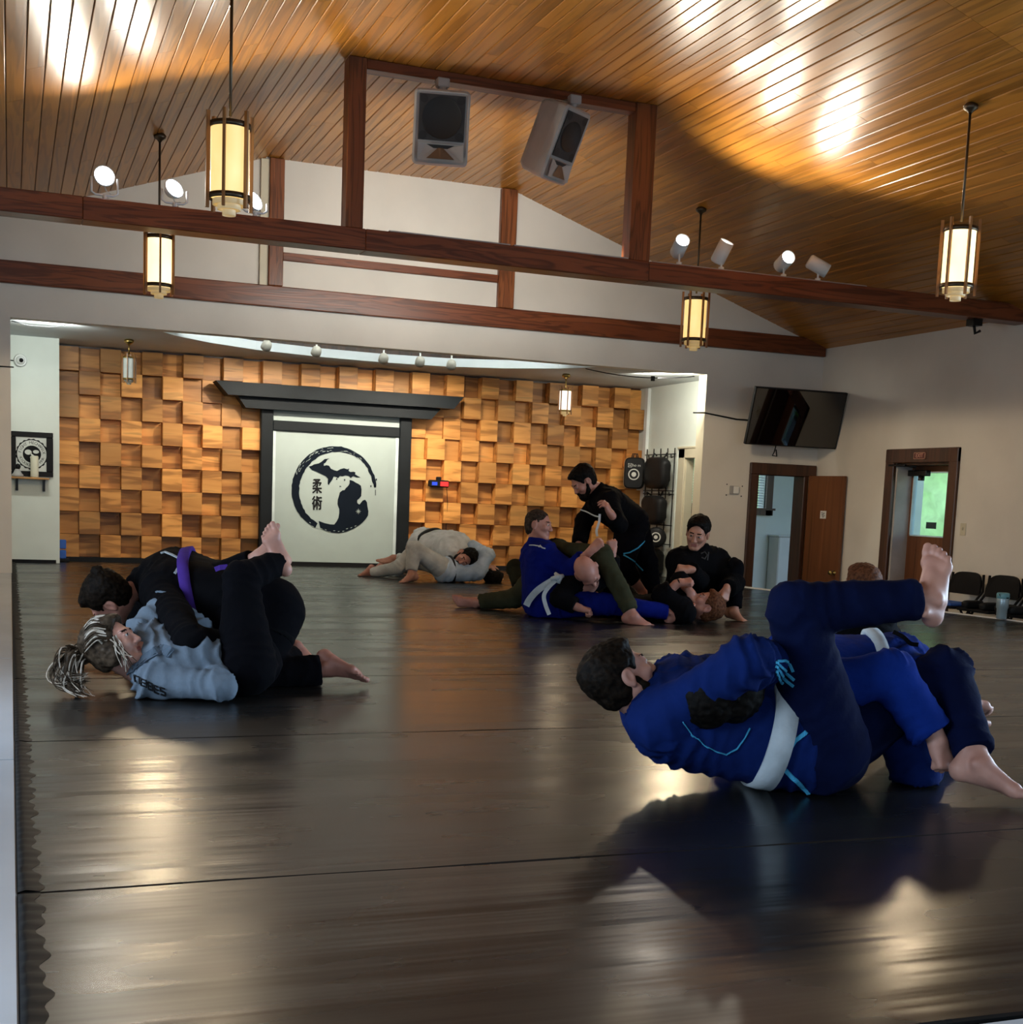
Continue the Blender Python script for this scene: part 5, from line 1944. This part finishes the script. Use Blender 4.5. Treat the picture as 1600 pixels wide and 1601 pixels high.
        for k in range(n):
            a = 2 * PI * k / n
            d = math.cos(a) * e1 + math.sin(a) * e2
            for q, o in ((-.5, -.01), (-.5, .012), (0, .0145), (.5, .012), (.5, -.01)):
                p = c + d * (rr[k] + o) + ax * w * q
                p[2] = max(p[2], .003)
                vs.append(p)
        for k in range(n):
            k2 = (k + 1) % n
            for q in range(5):
                fs.append((k * 5 + q, k2 * 5 + q, k2 * 5 + (q + 1) % 5, k * 5 + (q + 1) % 5))
        mb = MB(1.0)
        mb.add(vs, fs, 0, True)
        for pts, wd in tails: ribbon(mb, pts, wd)
        if knot is not None:
            for q in knot: mb.tube([q[0], q[1]], .022, 8)
        o = mb.build('belt', mat, s.root)
        if label: o['label'] = label
        return o

    def on_cloth(s, px, py, off=.004):
        o = Vector(CAMP); d = Vector(ray(px, py))
        best = None
        for b in s.bvh:
            h = b.ray_cast(o, d)
            if h[0] is not None and (best is None or h[3] < best[2]): best = (np.array(h[0]), np.array(h[1]), h[3])
        if best is None: return None
        p, n, _ = best
        if n @ ray(px, py) > 0: n = -n
        return p + n * off, n

    def strokes(s, name, lines, mat, w, label=None):
        """printed or sewn marks lying on the cloth: each polyline of pixels becomes a thin ribbon on the surface"""
        mb = MB(1.0)
        for ln in lines:
            pts, ns = [], []
            for (x0, y0), (x1, y1) in zip(ln, ln[1:]):
                m = max(2, int(math.hypot(x1 - x0, y1 - y0) / 2.5))
                for i in range(m):
                    r = s.on_cloth(x0 + (x1 - x0) * i / m, y0 + (y1 - y0) * i / m)
                    if r: pts.append(r[0]); ns.append(r[1])
            r = s.on_cloth(*ln[-1])
            if r: pts.append(r[0]); ns.append(r[1])
            if len(pts) < 2: continue
            ribbon(mb, pts, w, ns)
        if mb.v:
            o = mb.build(name, mat, s.root)
            if label: o['label'] = label
            return o


def ribbon(mb, pts, w, ns=None, th=.003):
    P = [np.array(p, float) for p in pts]
    vs = []
    m = len(P)
    for i in range(m):
        t = nrm(P[min(i + 1, m - 1)] - P[max(i - 1, 0)])
        n = ns[i] if ns is not None else nrm(CAMP - P[i])
        sd = nrm(np.cross(t, n)); n = nrm(np.cross(sd, t))
        for a, b in ((-.5, -th), (.5, -th), (.5, th), (-.5, th)):
            vs.append(P[i] + sd * w * a + n * b)
    fs = [(0, 1, 2, 3), tuple((m - 1) * 4 + k for k in (3, 2, 1, 0))]
    for i in range(m - 1):
        for k in range(4):
            fs.append((i * 4 + k, i * 4 + (k + 1) % 4, (i + 1) * 4 + (k + 1) % 4, (i + 1) * 4 + k))
    mb.add(vs, fs, 0, False)


def spline(pts, n=8):
    """Catmull-Rom through points"""
    P = [np.array(p, float) for p in pts]
    P = [2 * P[0] - P[1]] + P + [2 * P[-1] - P[-2]]
    out = []
    for i in range(1, len(P) - 2):
        for k in range(n):
            t = k / n
            out.append(.5 * (2 * P[i] + (P[i + 1] - P[i - 1]) * t + (2 * P[i - 1] - 5 * P[i] + 4 * P[i + 1] - P[i + 2]) * t * t + (3 * P[i] - P[i - 1] - 3 * P[i + 1] + P[i + 2]) * t ** 3))
    out.append(P[-2])
    return out

# ================================================================== THE PAIR IN FRONT (blue and navy)
P = Person('bearded person in a blue gi lying in front with one bare foot raised', dict(
    head=(973, 1062, 4.12), neck=(1004, 1104, 4.16), shR=(1026, 1128, 4.02), shL=(1045, 1075, 4.40), elR=(1163, 1036, 3.86), wrR=(1262, 1030, 4.28),
    elL=(1190, 1040, 4.52), wrL=(1262, 1040, 4.45), hipR=(1292, 1170, 4.12), hipL=(1300, 1158, 4.34), knR=(1243, 952, 3.98), anR=(1452, 936, 4.00),
    knL=(1478, 1052, 4.36), anL=(1531, 1192, 4.12)), SK_PALE, .010)
P.head(D3(.78, .52, -.30), D3(-.55, .83, .02), H_BROWN, 'full', H_BROWN, h=.004, size=.96)
P.jacket(CL_NAVYJ, (.75, .75), .013, 1.24, 0, 1.14, low=.12)
P.trousers(CL_NAVY, (.93, .90), .010, 1.24, knee=1.04)
P.foot('R', D3(.06, 1, -.1), D3(-.62, .05, .78), .004, .05)
P.foot('L', D3(.93, -.26, .35), D3(.2, 1, .1), .004)
P.hand('R', D3(.8, 0, -.6), D3(0, 1, 0), .5)
P.hand('L', D3(.8, 0, .2), D3(0, 1, 0), .5)
bt1 = P.belt(CL_BELTW, .385, .072, label='wide white cloth belt')
P.strokes('edge_tape', [[(1262, 1144), (1242, 1158), (1230, 1178), (1226, 1196)], [(1228, 1203), (1245, 1220), (1262, 1236), (1272, 1248)]], CL_TRIM, .013, 'light blue edge tape')
P.strokes('stitching', [[(1068, 1128), (1082, 1148), (1102, 1165), (1122, 1175), (1136, 1179), (1152, 1170), (1164, 1154), (1172, 1138)]], CL_TRIM, .0022, 'pale contrast stitching')
P.strokes('thigh_print', [[(1214, 1034), (1226, 1033), (1236, 1039), (1241, 1050)], [(1213, 1036), (1222, 1044), (1232, 1053), (1243, 1063)], [(1213, 1042), (1222, 1055), (1233, 1066), (1242, 1073)], [(1213, 1050), (1218, 1061), (1226, 1069)]], CL_TRIM, .0075, 'light blue printed mark')
P.finish()
F1 = P

P = Person('person in a brighter blue gi kneeling over the bearded one, head under his arm', dict(
    head=(1128, 1092, 3.975), neck=(1165, 1066, 4.26), shR=(1225, 1085, 4.22), shL=(1215, 1040, 4.55), elR=(1392, 1052, 4.22), wrR=(1466, 1158, 4.20),
    elL=(1150, 1150, 4.65), wrL=(1230, 1190, 4.6), hipR=(1388, 1064, 4.44), hipL=(1402, 1046, 4.68), knR=(1432, 1205, 4.34), anR=(1482, 1128, 4.95),
    knL=(1440, 1150, 4.9), anL=(1500, 1110, 5.25)), SK_PALE, .010)
P.head(D3(.05, -.42, -.90), D3(-.86, -.10, .30), H_DARK, 'full', h=.005, ears=False)
V, F = polygonise([ell(P.hc + np.array((0, -.02, -.03)) @ P.M, P.M, (.088, .092, .10), .02)], .005)
V = V + vnormals(V, F) * (vnoise(V, .014) * .005 + vnoise(V, .03) * .005)[:, None]
P.add_child('nape_hair', V, F, [H_DARK])
P.jacket(CL_BLUE, (.88, .8), .014, 1.02, .35, 1.22)
P.trousers(CL_NAVYJ, (.9, .9), .007, 1.08)
P.hand('R', D3(.28, -.9, .15), D3(.5, .15, .85), .95)
P.hand('L', D3(.8, -.2, 0), D3(0, 1, 0), .5)
P.foot('R', D3(.8, -.4, -.4), D3(-.3, -.8, .3))
P.foot('L', D3(.8, -.4, -.4), D3(-.3, -.8, .3))
P.belt(CL_BELTW, .14, .042, tilt=D3(.97, .10, .12), label='white cloth belt')
tl = MB(1.0)
ribbon(tl, spline([at(1398, 988, 4.40), at(1413, 996, 4.35), at(1424, 1006, 4.34), at(1436, 1008, 4.34)], 5), .014)
tl.build('belt_tail', CL_BLACK, P.root)
P.finish()

# ================================================================== THE TWO WOMEN AT LEFT
P = Person('blond woman with a ponytail in a grey-blue gi lying on her back', dict(
    head=(178, 1012, 5.50), neck=(208, 1046, 5.56), shR=(238, 1066, 5.44), shL=(218, 1000, 5.74), elR=(346, 1076, 5.40), wrR=(335, 1050, 5.62),
    elL=(260, 946, 5.88), wrL=(322, 1000, 5.84), hipR=(385, 1042, 5.62), hipL=(395, 1036, 5.88), knR=(376, 905, 5.72), anR=(441, 879, 5.95),
    knL=(340, 905, 6.15), anL=(403, 873, 6.05)), SK_PALE, .010, scale=.95)
P.head(D3(.84, .50, .18), D3(-.50, .86, .06), None, 'bald', female=True, h=.004, ears=False)
P.jacket(CL_GREY, (1.02, .92), .019, .98, 0, 1.12, lam=.06, low=.42)
P.trousers(CL_BLACKP, (.90, .90), .008, 1.2)
P.foot('R', D3(-.40, .90, -.12), D3(-.1, -.12, -.98), .004)
P.foot('L', D3(.20, .97, 0), D3(-.85, .2, .3), .004, .1)
P.hand('R', D3(-.3, .5, -.8), D3(.8, .5, .1), .6)
P.hand('L', D3(.6, -.5, -.3), D3(.3, .9, .2), .5)
# hair: swept back from the forehead to the tie, then a ponytail falling to the mat
c, M = P.hc, P.M
W = lambda p: c + np.array(p, float) @ M
hp = hair_prims(c, M, 1.02, 'full', ears=False)
for sx in (-1, 1): hp.append(ell(c + np.array((sx * .066, .0, -.02)) @ M, M, (.026, .048, .062), .02))
V, F = polygonise(hp, .005)
N = vnormals(V, F)
V = V + N * (vnoise(V, .012) * .003)[:, None]
P.add_child('hair', V, F, [H_BLONDD])
tie = W((0, -.128, .035))
st1, st2 = MB(1.0), MB(1.0)
for k in range(170):
    a = -1.5 + 3.0 * k / 169 + rng.uniform(-.02, .02)
    r = 1.07 + rng.uniform(.00, .09)
    p0 = (math.sin(a) * .082 * r, .062 - .03 * abs(a) + rng.uniform(-.015, .015), .05 + .062 * math.cos(a) * r - .02 * abs(a))
    p1 = (math.sin(a) * .094 * r, -.0, .038 + .098 * math.cos(a) * r)
    p2 = (math.sin(a) * .066 * r, -.085, .030 + .076 * math.cos(a) * r)
    pts = spline([W(p0), W(p1), W(p2), tie], 5)
    (st1 if rng.uniform() < .5 else st2).tube(pts, list(np.linspace(.0030, .0018, len(pts))), 4)
tp = at(112, 1032, 5.46)
st2.tube(spline([tie, tp + np.array([0, 0, .01]), at(107, 1062, 5.42), at(122, 1086, 5.40)], 6), list(np.linspace(.040, .016, 19)), 8)
for k in range(110):
    j = rng.normal(0, .017, 3)
    e = at(128 + rng.normal(0, 9), 1085 + rng.uniform(-35, 14), 5.40 + rng.normal(0, .03))
    e[2] = max(e[2], .008)
    pts = spline([tie + j * .4, tp + j * 1.5 + np.array([0, 0, .01]), at(106 + rng.normal(0, 6), 1062, 5.42) + j * 1.2, e], 5)
    (st1 if rng.uniform() < .30 else st2).tube(pts, list(np.linspace(.0045, .0015, len(pts))), 4)
for k in range(14):           # loose strands by the cheek
    s0 = W((.07 + rng.uniform(-.01, .01), .05 + rng.uniform(-.02, .02), .03))
    s1 = W((.085, .055 + rng.uniform(-.02, .02), -.03)); s2 = W((.080 + rng.uniform(-.01, .015), .05 + rng.uniform(-.03, .04), -.10 + rng.uniform(-.03, .02)))
    (st1 if k % 3 else st2).tube(spline([s0, s1, s2], 5), .0022, 4)
tg = st1.build('light_strands', H_BLOND, P.root); tag(tg, kind='stuff')
tg = st2.build('dark_strands', H_BLONDD, P.root); tag(tg, kind='stuff')
MB(1.0).lathe([(.02, -.008), (.026, 0), (.02, .008)], tie, 14, 0, -M[1], caps=False).build('hair_tie', M_BLACK, P.root)
lap = []
for off in (0,):
    P.strokes('lapel', [[(196, 1048), (212, 1040), (232, 1026), (254, 1014), (268, 1022)]], CL_LAPEL, .046, 'darker folded lapel')
P.strokes('lapel_stitching', [[(198, 1042 + d), (214, 1034 + d), (234, 1020 + d), (252, 1009 + d)] for d in (0, 3, 6, 9, 12)], plain('dark_thread', (.05, .07, .10), .8), .0018)
# lettering on the sleeve, read along the upper arm
def glyph(ch, o, ex, ey):
    S = {'N': [[(0, 1), (0, 0)], [(0, 0), (.8, 0)], [(.8, 0), (.8, 1)]], 'B': [[(0, 0), (0, 1), (.8, 1), (.8, 0), (0, 0)], [(0, .5), (.8, .5)]], 'E': [[(.8, 0), (0, 0), (0, 1), (.8, 1)], [(0, .5), (.8, .5)]], 'S': [[(.8, 0), (0, 0), (0, .5), (.8, .5), (.8, 1), (0, 1)]]}
    return [[(o[0] + ex[0] * x + ey[0] * y, o[1] + ex[1] * x + ey[1] * y) for x, y in l] for l in S[ch]]
ls_ = []
for ch, o in zip('NBBES', ((211, 1056), (221, 1061), (231, 1066), (241, 1071), (251, 1074))):
    ls_ += glyph(ch, o, (8.8, 3.6), (1.2, 10.5))
P.strokes('sleeve_lettering', ls_, M_INK, .0052, 'black block lettering on the sleeve')
P.finish()
G1 = P

P = Person('person in black with a purple belt kneeling over the blond woman', dict(
    head=(172, 936, 6.05), neck=(214, 918, 6.18), shR=(252, 892, 6.45), shL=(250, 924, 6.02), elR=(220, 985, 6.6), wrR=(160, 990, 6.5),
    elL=(298, 1004, 5.56), wrL=(372, 1012, 5.72), hipR=(408, 950, 6.32), hipL=(420, 958, 6.06), knR=(420, 1036, 6.42), anR=(463, 1030, 6.62),
    knL=(398, 1060, 5.92), anL=(512, 1046, 6.02)), SK_RUDDY, .011, scale=1.0)
P.head(D3(-.55, -.75, -.35), D3(-.62, .45, .45), H_BROWN, 'full', h=.0045, female=True)
c, M = P.hc, P.M
V, F = polygonise([ell(c + np.array((0, -.085, .085)) @ M, M, (.04, .036, .036)), ell(c + np.array((.01, -.10, .11)) @ M, M, (.03, .026, .026))], .005)
N = vnormals(V, F); V = V + N * (vnoise(V, .012) * .006)[:, None]
P.add_child('hair_bun', V, F, [H_BROWN])
P.jacket(CL_BLACK, (.95, .95), .008, 1.22, .45, 1.15)
P.trousers(CL_BLACKP, (.90, .90), .006, 1.5, knee=1.15)
P.foot('L', D3(.82, -.55, .15), D3(-.45, -.82, .1), .004)
P.foot('R', D3(.60, -.65, .1), D3(-.6, -.72, .1), .0045)
P.hand('R', D3(-.8, -.2, .2), D3(0, 1, 0), .5)
P.hand('L', D3(.9, .1, .2), D3(0, 1, .2), .7)
P.belt(CL_PURPLE, .68, .05, tilt=D3(.95, .2, -.1), label='purple cloth belt')
P.strokes('cord', [[(252, 866), (258, 864), (268, 868), (284, 876), (279, 888), (273, 897)]], CL_BELTW, .012, 'white cord')
tl = MB(1.0)
q = G1.on_cloth(347, 889)
ribbon(tl, [at(337, 890, 5.80), at(345, 887, 5.74), at(356, 886, 5.74)], .022)
tl.build('belt_tail', CL_PURPLE, P.root)
P.finish()

# ================================================================== THE PAIR IN WHITE
P = Person('person in pale blue top and white trousers lying by the block wall', dict(
    head=(768, 897, 14.0), neck=(757, 892, 13.95), shR=(748, 892, 13.72), shL=(744, 880, 14.05), elR=(762, 868, 13.75), wrR=(735, 852, 13.95),
    elL=(735, 858, 14.1), wrL=(715, 850, 14.05), hipR=(698, 892, 13.62), hipL=(696, 886, 13.92), knR=(648, 858, 13.42), anR=(643, 898, 13.36),
    knL=(655, 878, 14.1), anL=(616, 872, 14.15)), SK_TAN, .014)
P.head(D3(.4, .55, -.7), D3(.80, -.45, -.1), H_DARK, 'full', h=.0065)
P.jacket(CL_PALEB, (.95, .95), .012, 1.05, .15, 1.15, lam=.10)
P.trousers(CL_WHITEP, (.88, .88), .010, 1.05, lam=.09)
P.foot('R', D3(-.80, -.25, .5), D3(0, 1, .2), .006)
P.foot('L', D3(-.9, .1, .2), D3(.1, .9, .3), .006)
P.hand('R', D3(-.8, .0, .2), D3(.2, .9, .2), .7, .006)
P.hand('L', D3(-.8, .0, .2), D3(.2, .9, .2), .7, .006)
P.belt(M_BLACK, .06, .03, label='dark waistband')
P.finish()
P = Person('dark-bearded person in a white gi bent over the one lying before the block wall', dict(
    head=(727, 873, 13.66), neck=(718, 860, 13.80), shR=(704, 868, 13.75), shL=(722, 848, 14.0), elR=(690, 885, 13.95), wrR=(712, 898, 14.1),
    elL=(745, 866, 14.2), wrL=(752, 885, 14.3), hipR=(660, 856, 14.0), hipL=(664, 848, 14.25), knR=(622, 888, 13.95), anR=(580, 896, 14.12),
    knL=(640, 885, 14.4), anL=(600, 888, 14.6)), SK_RUDDY, .014)
P.head(D3(-.22, -.42, .86), D3(.88, .30, .28), H_DARK, 'full', H_DARK, .05, h=.006)
P.jacket(CL_WHITE, (.95, .95), .014, 1.22, .3, 1.2, lam=.11)
P.trousers(CL_WHITEP, (.93, .93), .010, 1.0, lam=.09)
P.foot('R', D3(-.6, -.6, .2), D3(.4, -.6, -.2), .006)
P.foot('L', D3(-.6, -.6, .2), D3(.4, -.6, -.2), .007)
P.hand('R', D3(.8, -.2, 0), D3(0, .9, .2), .6, .006)
P.hand('L', D3(.8, -.2, 0), D3(0, .9, .2), .6, .006)
P.belt(M_BLACK, .22, .04, label='dark belt')
P.finish()

# ================================================================== THE BLUE AND OLIVE PAIR
P = Person('short-haired person sitting in a royal blue gi with a hanging white belt', dict(
    head=(842, 822, 10.14), neck=(838, 845, 10.15), shR=(852, 866, 10.0), shL=(838, 860, 10.36), elR=(893, 892, 9.88), wrR=(926, 859, 9.72),
    elL=(885, 880, 10.45), wrL=(925, 880, 10.2), hipR=(852, 944, 10.02), hipL=(845, 940, 10.30), knR=(952, 945, 9.82), anR=(1050, 957, 9.92),
    knL=(910, 935, 10.5), anL=(985, 958, 10.55)), SK_RUDDY, .013)
P.head(D3(.93, -.12, .32), D3(.02, .99, .02), H_GREY, 'crop', h=.0055, size=.98)
P.jacket(CL_ROYAL, (.62, .7), .010, 1.12, .32, 1.15, lam=.09)
P.trousers(CL_ROYAL, (.93, .93), .009, 1.12, lam=.09)
P.foot('R', D3(.80, .55, .1), D3(-.5, .8, .25), .006)
P.foot('L', D3(.80, .55, .1), D3(-.5, .8, .25), .008)
P.hand('R', D3(.62, .62, .15), D3(-.35, .35, .86), .95, .0045)
P.hand('L', D3(.62, .62, .15), D3(-.35, .35, .86), .95, .007)
kb = MB(1.0)
ribbon(kb, spline([at(876, 902, 9.80), at(862, 909, 9.80), at(842, 922, 9.82), at(829, 936, 9.86), at(823, 947, 9.88)], 5), .050)
ribbon(kb, spline([at(874, 904, 9.79), at(860, 916, 9.77), at(851, 930, 9.76), at(853, 945, 9.76), at(859, 961, 9.74)], 5), .030)
kb.tube([at(868, 896, 9.8), at(876, 903, 9.78), at(873, 912, 9.78)], [.012, .026, .014], 8)
kb.tube([at(862, 905, 9.79), at(872, 903, 9.77), at(881, 900, 9.79)], [.014, .024, .014], 8)
o = kb.build('belt', CL_BELTW, P.root); o['label'] = 'white belt with hanging ends'
P.strokes('shoulder_script', [[(828, 853), (835, 853), (842, 854), (848, 856)], [(843, 856), (845, 853), (848, 857), (853, 858)]], CL_BELTW, .008, 'small white script on the shoulder')
P.finish()
P = Person('bald person in olive trousers tangled with the seated person in royal blue', dict(
    head=(918, 893, 9.72), neck=(905, 900, 9.86), shR=(893, 912, 9.88), shL=(935, 905, 10.02), elR=(875, 935, 9.80), wrR=(905, 950, 9.75),
    elL=(955, 898, 9.98), wrL=(957, 864, 9.92), hipR=(868, 868, 10.42), hipL=(862, 884, 10.55), knR=(942, 868, 9.88), anR=(990, 962, 9.70),
    knL=(806, 935, 10.50), anL=(744, 942, 10.58)), SK_RUDDY, .013)
P.head(D3(.42, -.85, .10), D3(-.38, .35, .86), None, 'bald', None, h=.0055, size=1.06)
P.jacket(CL_BLACK, (.85, .85), .008, 1.0, .1, 1.1, label='black top')
P.trousers(CL_OLIVE, (.93, .88), .010, 1.02, lam=.10)
P.foot('R', D3(.92, -.25, .25), D3(.1, .9, .35), .006)
P.foot('L', D3(-.85, .2, .3), D3(-.1, .3, .95), .006)
P.hand('R', D3(.8, -.2, 0), D3(0, .9, .3), .7, .006)
P.hand('L', D3(.02, .98, .1), D3(.25, -.05, .95), .95, .0045)
P.finish()

# ================================================================== STANDING, AND THE ONE UNDER HIM
P = Person('dark-haired person in a black gi bending forward on bare feet beside the wall rack', dict(
    head=(913, 753, 10.72), neck=(934, 764, 10.78), shR=(936, 782, 10.98), shL=(950, 785, 10.62), elR=(913, 815, 10.98), wrR=(906, 850, 10.85),
    elL=(968, 820, 10.45), wrL=(956, 804, 10.30), hipR=(985, 815, 11.14), hipL=(988, 818, 10.90), knR=(1012, 878, 11.25), anR=(1022, 938, 11.35),
    knL=(972, 884, 10.80), anL=(1005, 925, 10.98)), SK_RUDDY, .013)
P.head(D3(-.72, -.68, .18), D3(-.52, .78, .28), H_DARK, 'full', H_DARK, .02, h=.0055)
P.jacket(CL_BLACK, (1.0, .85), .009, 1.10, .12, 1.15, lam=.09)
P.trousers(CL_BLACKP, (.95, .55), .009, 1.30, lam=.09, knee=1.2)
P.foot('L', D3(.25, -.5, .8), D3(0, .95, .3), .006)
P.foot('R', D3(.25, -.5, .8), D3(0, .95, .3), .007)
P.hand('R', D3(0, -.9, .2), D3(-.5, 0, .85), .6, .006)
P.hand('L', D3(-.45, .75, .3), D3(.6, .5, .5), .4, .0045)
kb = MB(1.0)
ribbon(kb, spline([at(908, 797, 10.55), at(917, 800, 10.4), at(929, 806, 10.2), at(937, 808, 10.0)], 4), .010)
ribbon(kb, spline([at(938, 804, 10.0), at(937, 816, 9.95), at(933, 829, 9.85), at(934, 838, 9.78)], 4), .018)
o = kb.build('loose_belt', CL_BELTW, P.root); o['label'] = 'pale loose belt end pulled tight'
P.strokes('trouser_trim', [[(975, 868), (983, 872), (995, 880), (1006, 892)], [(975, 866), (985, 864), (998, 856), (1008, 846)]], CL_TRIM, .010, 'light blue trim')
P.finish()
P = Person('person in dark olive mostly hidden behind the seated one in royal blue', dict(
    head=(930, 925, 11.9), neck=(915, 925, 11.8), shR=(902, 925, 11.55), shL=(902, 915, 11.9), elR=(880, 915, 11.5), wrR=(890, 900, 11.45),
    elL=(880, 905, 11.9), wrL=(895, 895, 11.8), hipR=(850, 925, 11.5), hipL=(850, 918, 11.75), knR=(806, 888, 11.20), anR=(812, 918, 11.05),
    knL=(830, 888, 11.8), anL=(835, 920, 11.6)), SK_RUDDY, .015)
P.head(D3(0, 1, .2), D3(1, 0, 0), H_BROWN, 'short', h=.008)
P.jacket(CL_OLIVED, (.95, .95), .008, 1, .1)
P.trousers(CL_OLIVED, (.92, .92), .008)
P.foot('R', D3(-.9, -.15, .3), D3(0, 1, .2), .006)
P.foot('L', D3(-.9, -.15, .3), D3(0, 1, .2), .008)
P.hand('R', D3(.3, .8, 0), D3(-.8, .2, .5), .5, .008)
P.hand('L', D3(.3, .8, 0), D3(-.8, .2, .5), .5, .008)
P.finish()

# ================================================================== KNEELING PAIR
P = Person('dark-haired person in a black gi half kneeling and looking down, by the grey wall', dict(
    head=(1091, 834, 10.44), neck=(1092, 860, 10.55), shR=(1058, 876, 10.50), shL=(1125, 876, 10.60), elR=(1094, 908, 10.30), wrR=(1078, 890, 10.14),
    elL=(1150, 912, 10.45), wrL=(1136, 922, 10.22), hipR=(1066, 928, 10.70), hipL=(1104, 928, 10.72), knR=(1036, 950, 10.34), anR=(1080, 955, 10.66),
    knL=(1148, 888, 10.50), anL=(1148, 955, 10.42)), SK_TAN, .013)
P.head(D3(-.33, -.42, .84), D3(.10, .92, .40), H_DARK, 'full', h=.0048, size=1.06)
P.jacket(CL_BLACK, (.92, .9), .010, 1.18, .3, 1.2, lam=.10)
P.trousers(CL_BLACKP, (.92, .92), .010, 1.2, lam=.10)
P.foot('L', D3(.65, -.35, .65), D3(0, 1, .2), .006)
P.foot('R', D3(.5, -.5, -.6), D3(0, -.8, .3), .008)
P.hand('R', D3(-.95, .12, .1), D3(-.1, .75, .6), .9, .0045)
P.hand('L', D3(-.25, -.85, .4), D3(.5, .1, .85), .75, .0045)
P.strokes('round_patch', [[(1028, 930), (1034, 928), (1041, 931), (1042, 935), (1039, 940), (1034, 943), (1029, 938), (1028, 930)], [(1032, 933), (1038, 934)], [(1033, 937), (1036, 936)]], plain('green_patch', (.03, .22, .12), .7), .006, 'green round patch')
P.strokes('chest_print', [[(1096, 866), (1102, 863), (1106, 868), (1102, 874), (1097, 872)], [(1108, 864), (1106, 876)]], plain('faint_print', (.016, .014, .014), .8), .010)
P.finish()
P = Person('reddish-haired person lying on the back under the kneeling one, fists at the collar', dict(
    head=(1103, 948, 10.02), neck=(1083, 950, 10.05), shR=(1072, 957, 9.92), shL=(1076, 944, 10.28), elR=(1035, 930, 9.95), wrR=(1063, 911, 9.92),
    elL=(1064, 908, 10.12), wrL=(1080, 926, 10.00), hipR=(990, 962, 10.15), hipL=(992, 955, 10.42), knR=(960, 925, 10.42), anR=(935, 955, 10.55),
    knL=(970, 920, 10.65), anL=(945, 955, 10.8)), SK_RUDDY, .013)
P.head(D3(-.52, .80, .18), D3(.82, .48, .10), H_RED, 'full', h=.0052, size=1.05)
P.jacket(CL_BLACK, (.55, .35), .008, 1.0, .1, 1.1)
P.trousers(CL_BLACKP, (.92, .92), .008)
P.foot('R', D3(-.7, -.3, .3), D3(0, 1, .2), .008)
P.foot('L', D3(-.7, -.3, .3), D3(0, 1, .2), .008)
P.hand('R', D3(.90, .12, .1), D3(.0, .75, .6), .85, .0045)
P.hand('L', D3(.5, -.80, .2), D3(.4, .2, .85), .85, .0045)
wb_ = MB(1.0)
a, b_ = P.J['wrR'], P.J['wrR'] + nrm(P.J['elR'] - P.J['wrR']) * .01
wb_.lathe([(.031, -.008), (.034, 0), (.031, .008)], a, 16, 0, nrm(P.J['wrR'] - P.J['elR']), caps=False)
wb_.build('wristband', M_BLACK, P.root)
P.finish()

# ================================================================== SEATED PERSON HIDDEN BEHIND THE FRONT PAIR
P = Person('reddish-brown-haired person seated on the mat beyond the raised leg of the front pair', dict(
    head=(1348, 917, 7.45), neck=(1348, 948, 7.46), shR=(1376, 964, 7.50), shL=(1322, 962, 7.45), elR=(1392, 995, 7.70), wrR=(1368, 1000, 7.92),
    elL=(1312, 994, 7.65), wrL=(1335, 1000, 7.90), hipR=(1362, 1014, 7.55), hipL=(1336, 1012, 7.5), knR=(1390, 1008, 7.95), anR=(1345, 1012, 8.05),
    knL=(1312, 1006, 7.90), anL=(1356, 1010, 8.15)), SK_PALE, .014)
P.head(D3(-.35, .25, -.85), D3(-.1, 1, .25), H_RED, 'full', h=.006)
P.jacket(CL_BLACK, (.95, .95), .008)
P.trousers(CL_BLACKP, (.92, .92), .008)
for d in 'RL':
    P.hand(d, D3(0, -.3, -.9), D3(0, 1, -.2), .5, .007)
    P.foot(d, D3(-.6 if d == 'R' else .6, -.1, -.6), D3(0, 1, 0), .007)
P.finish()
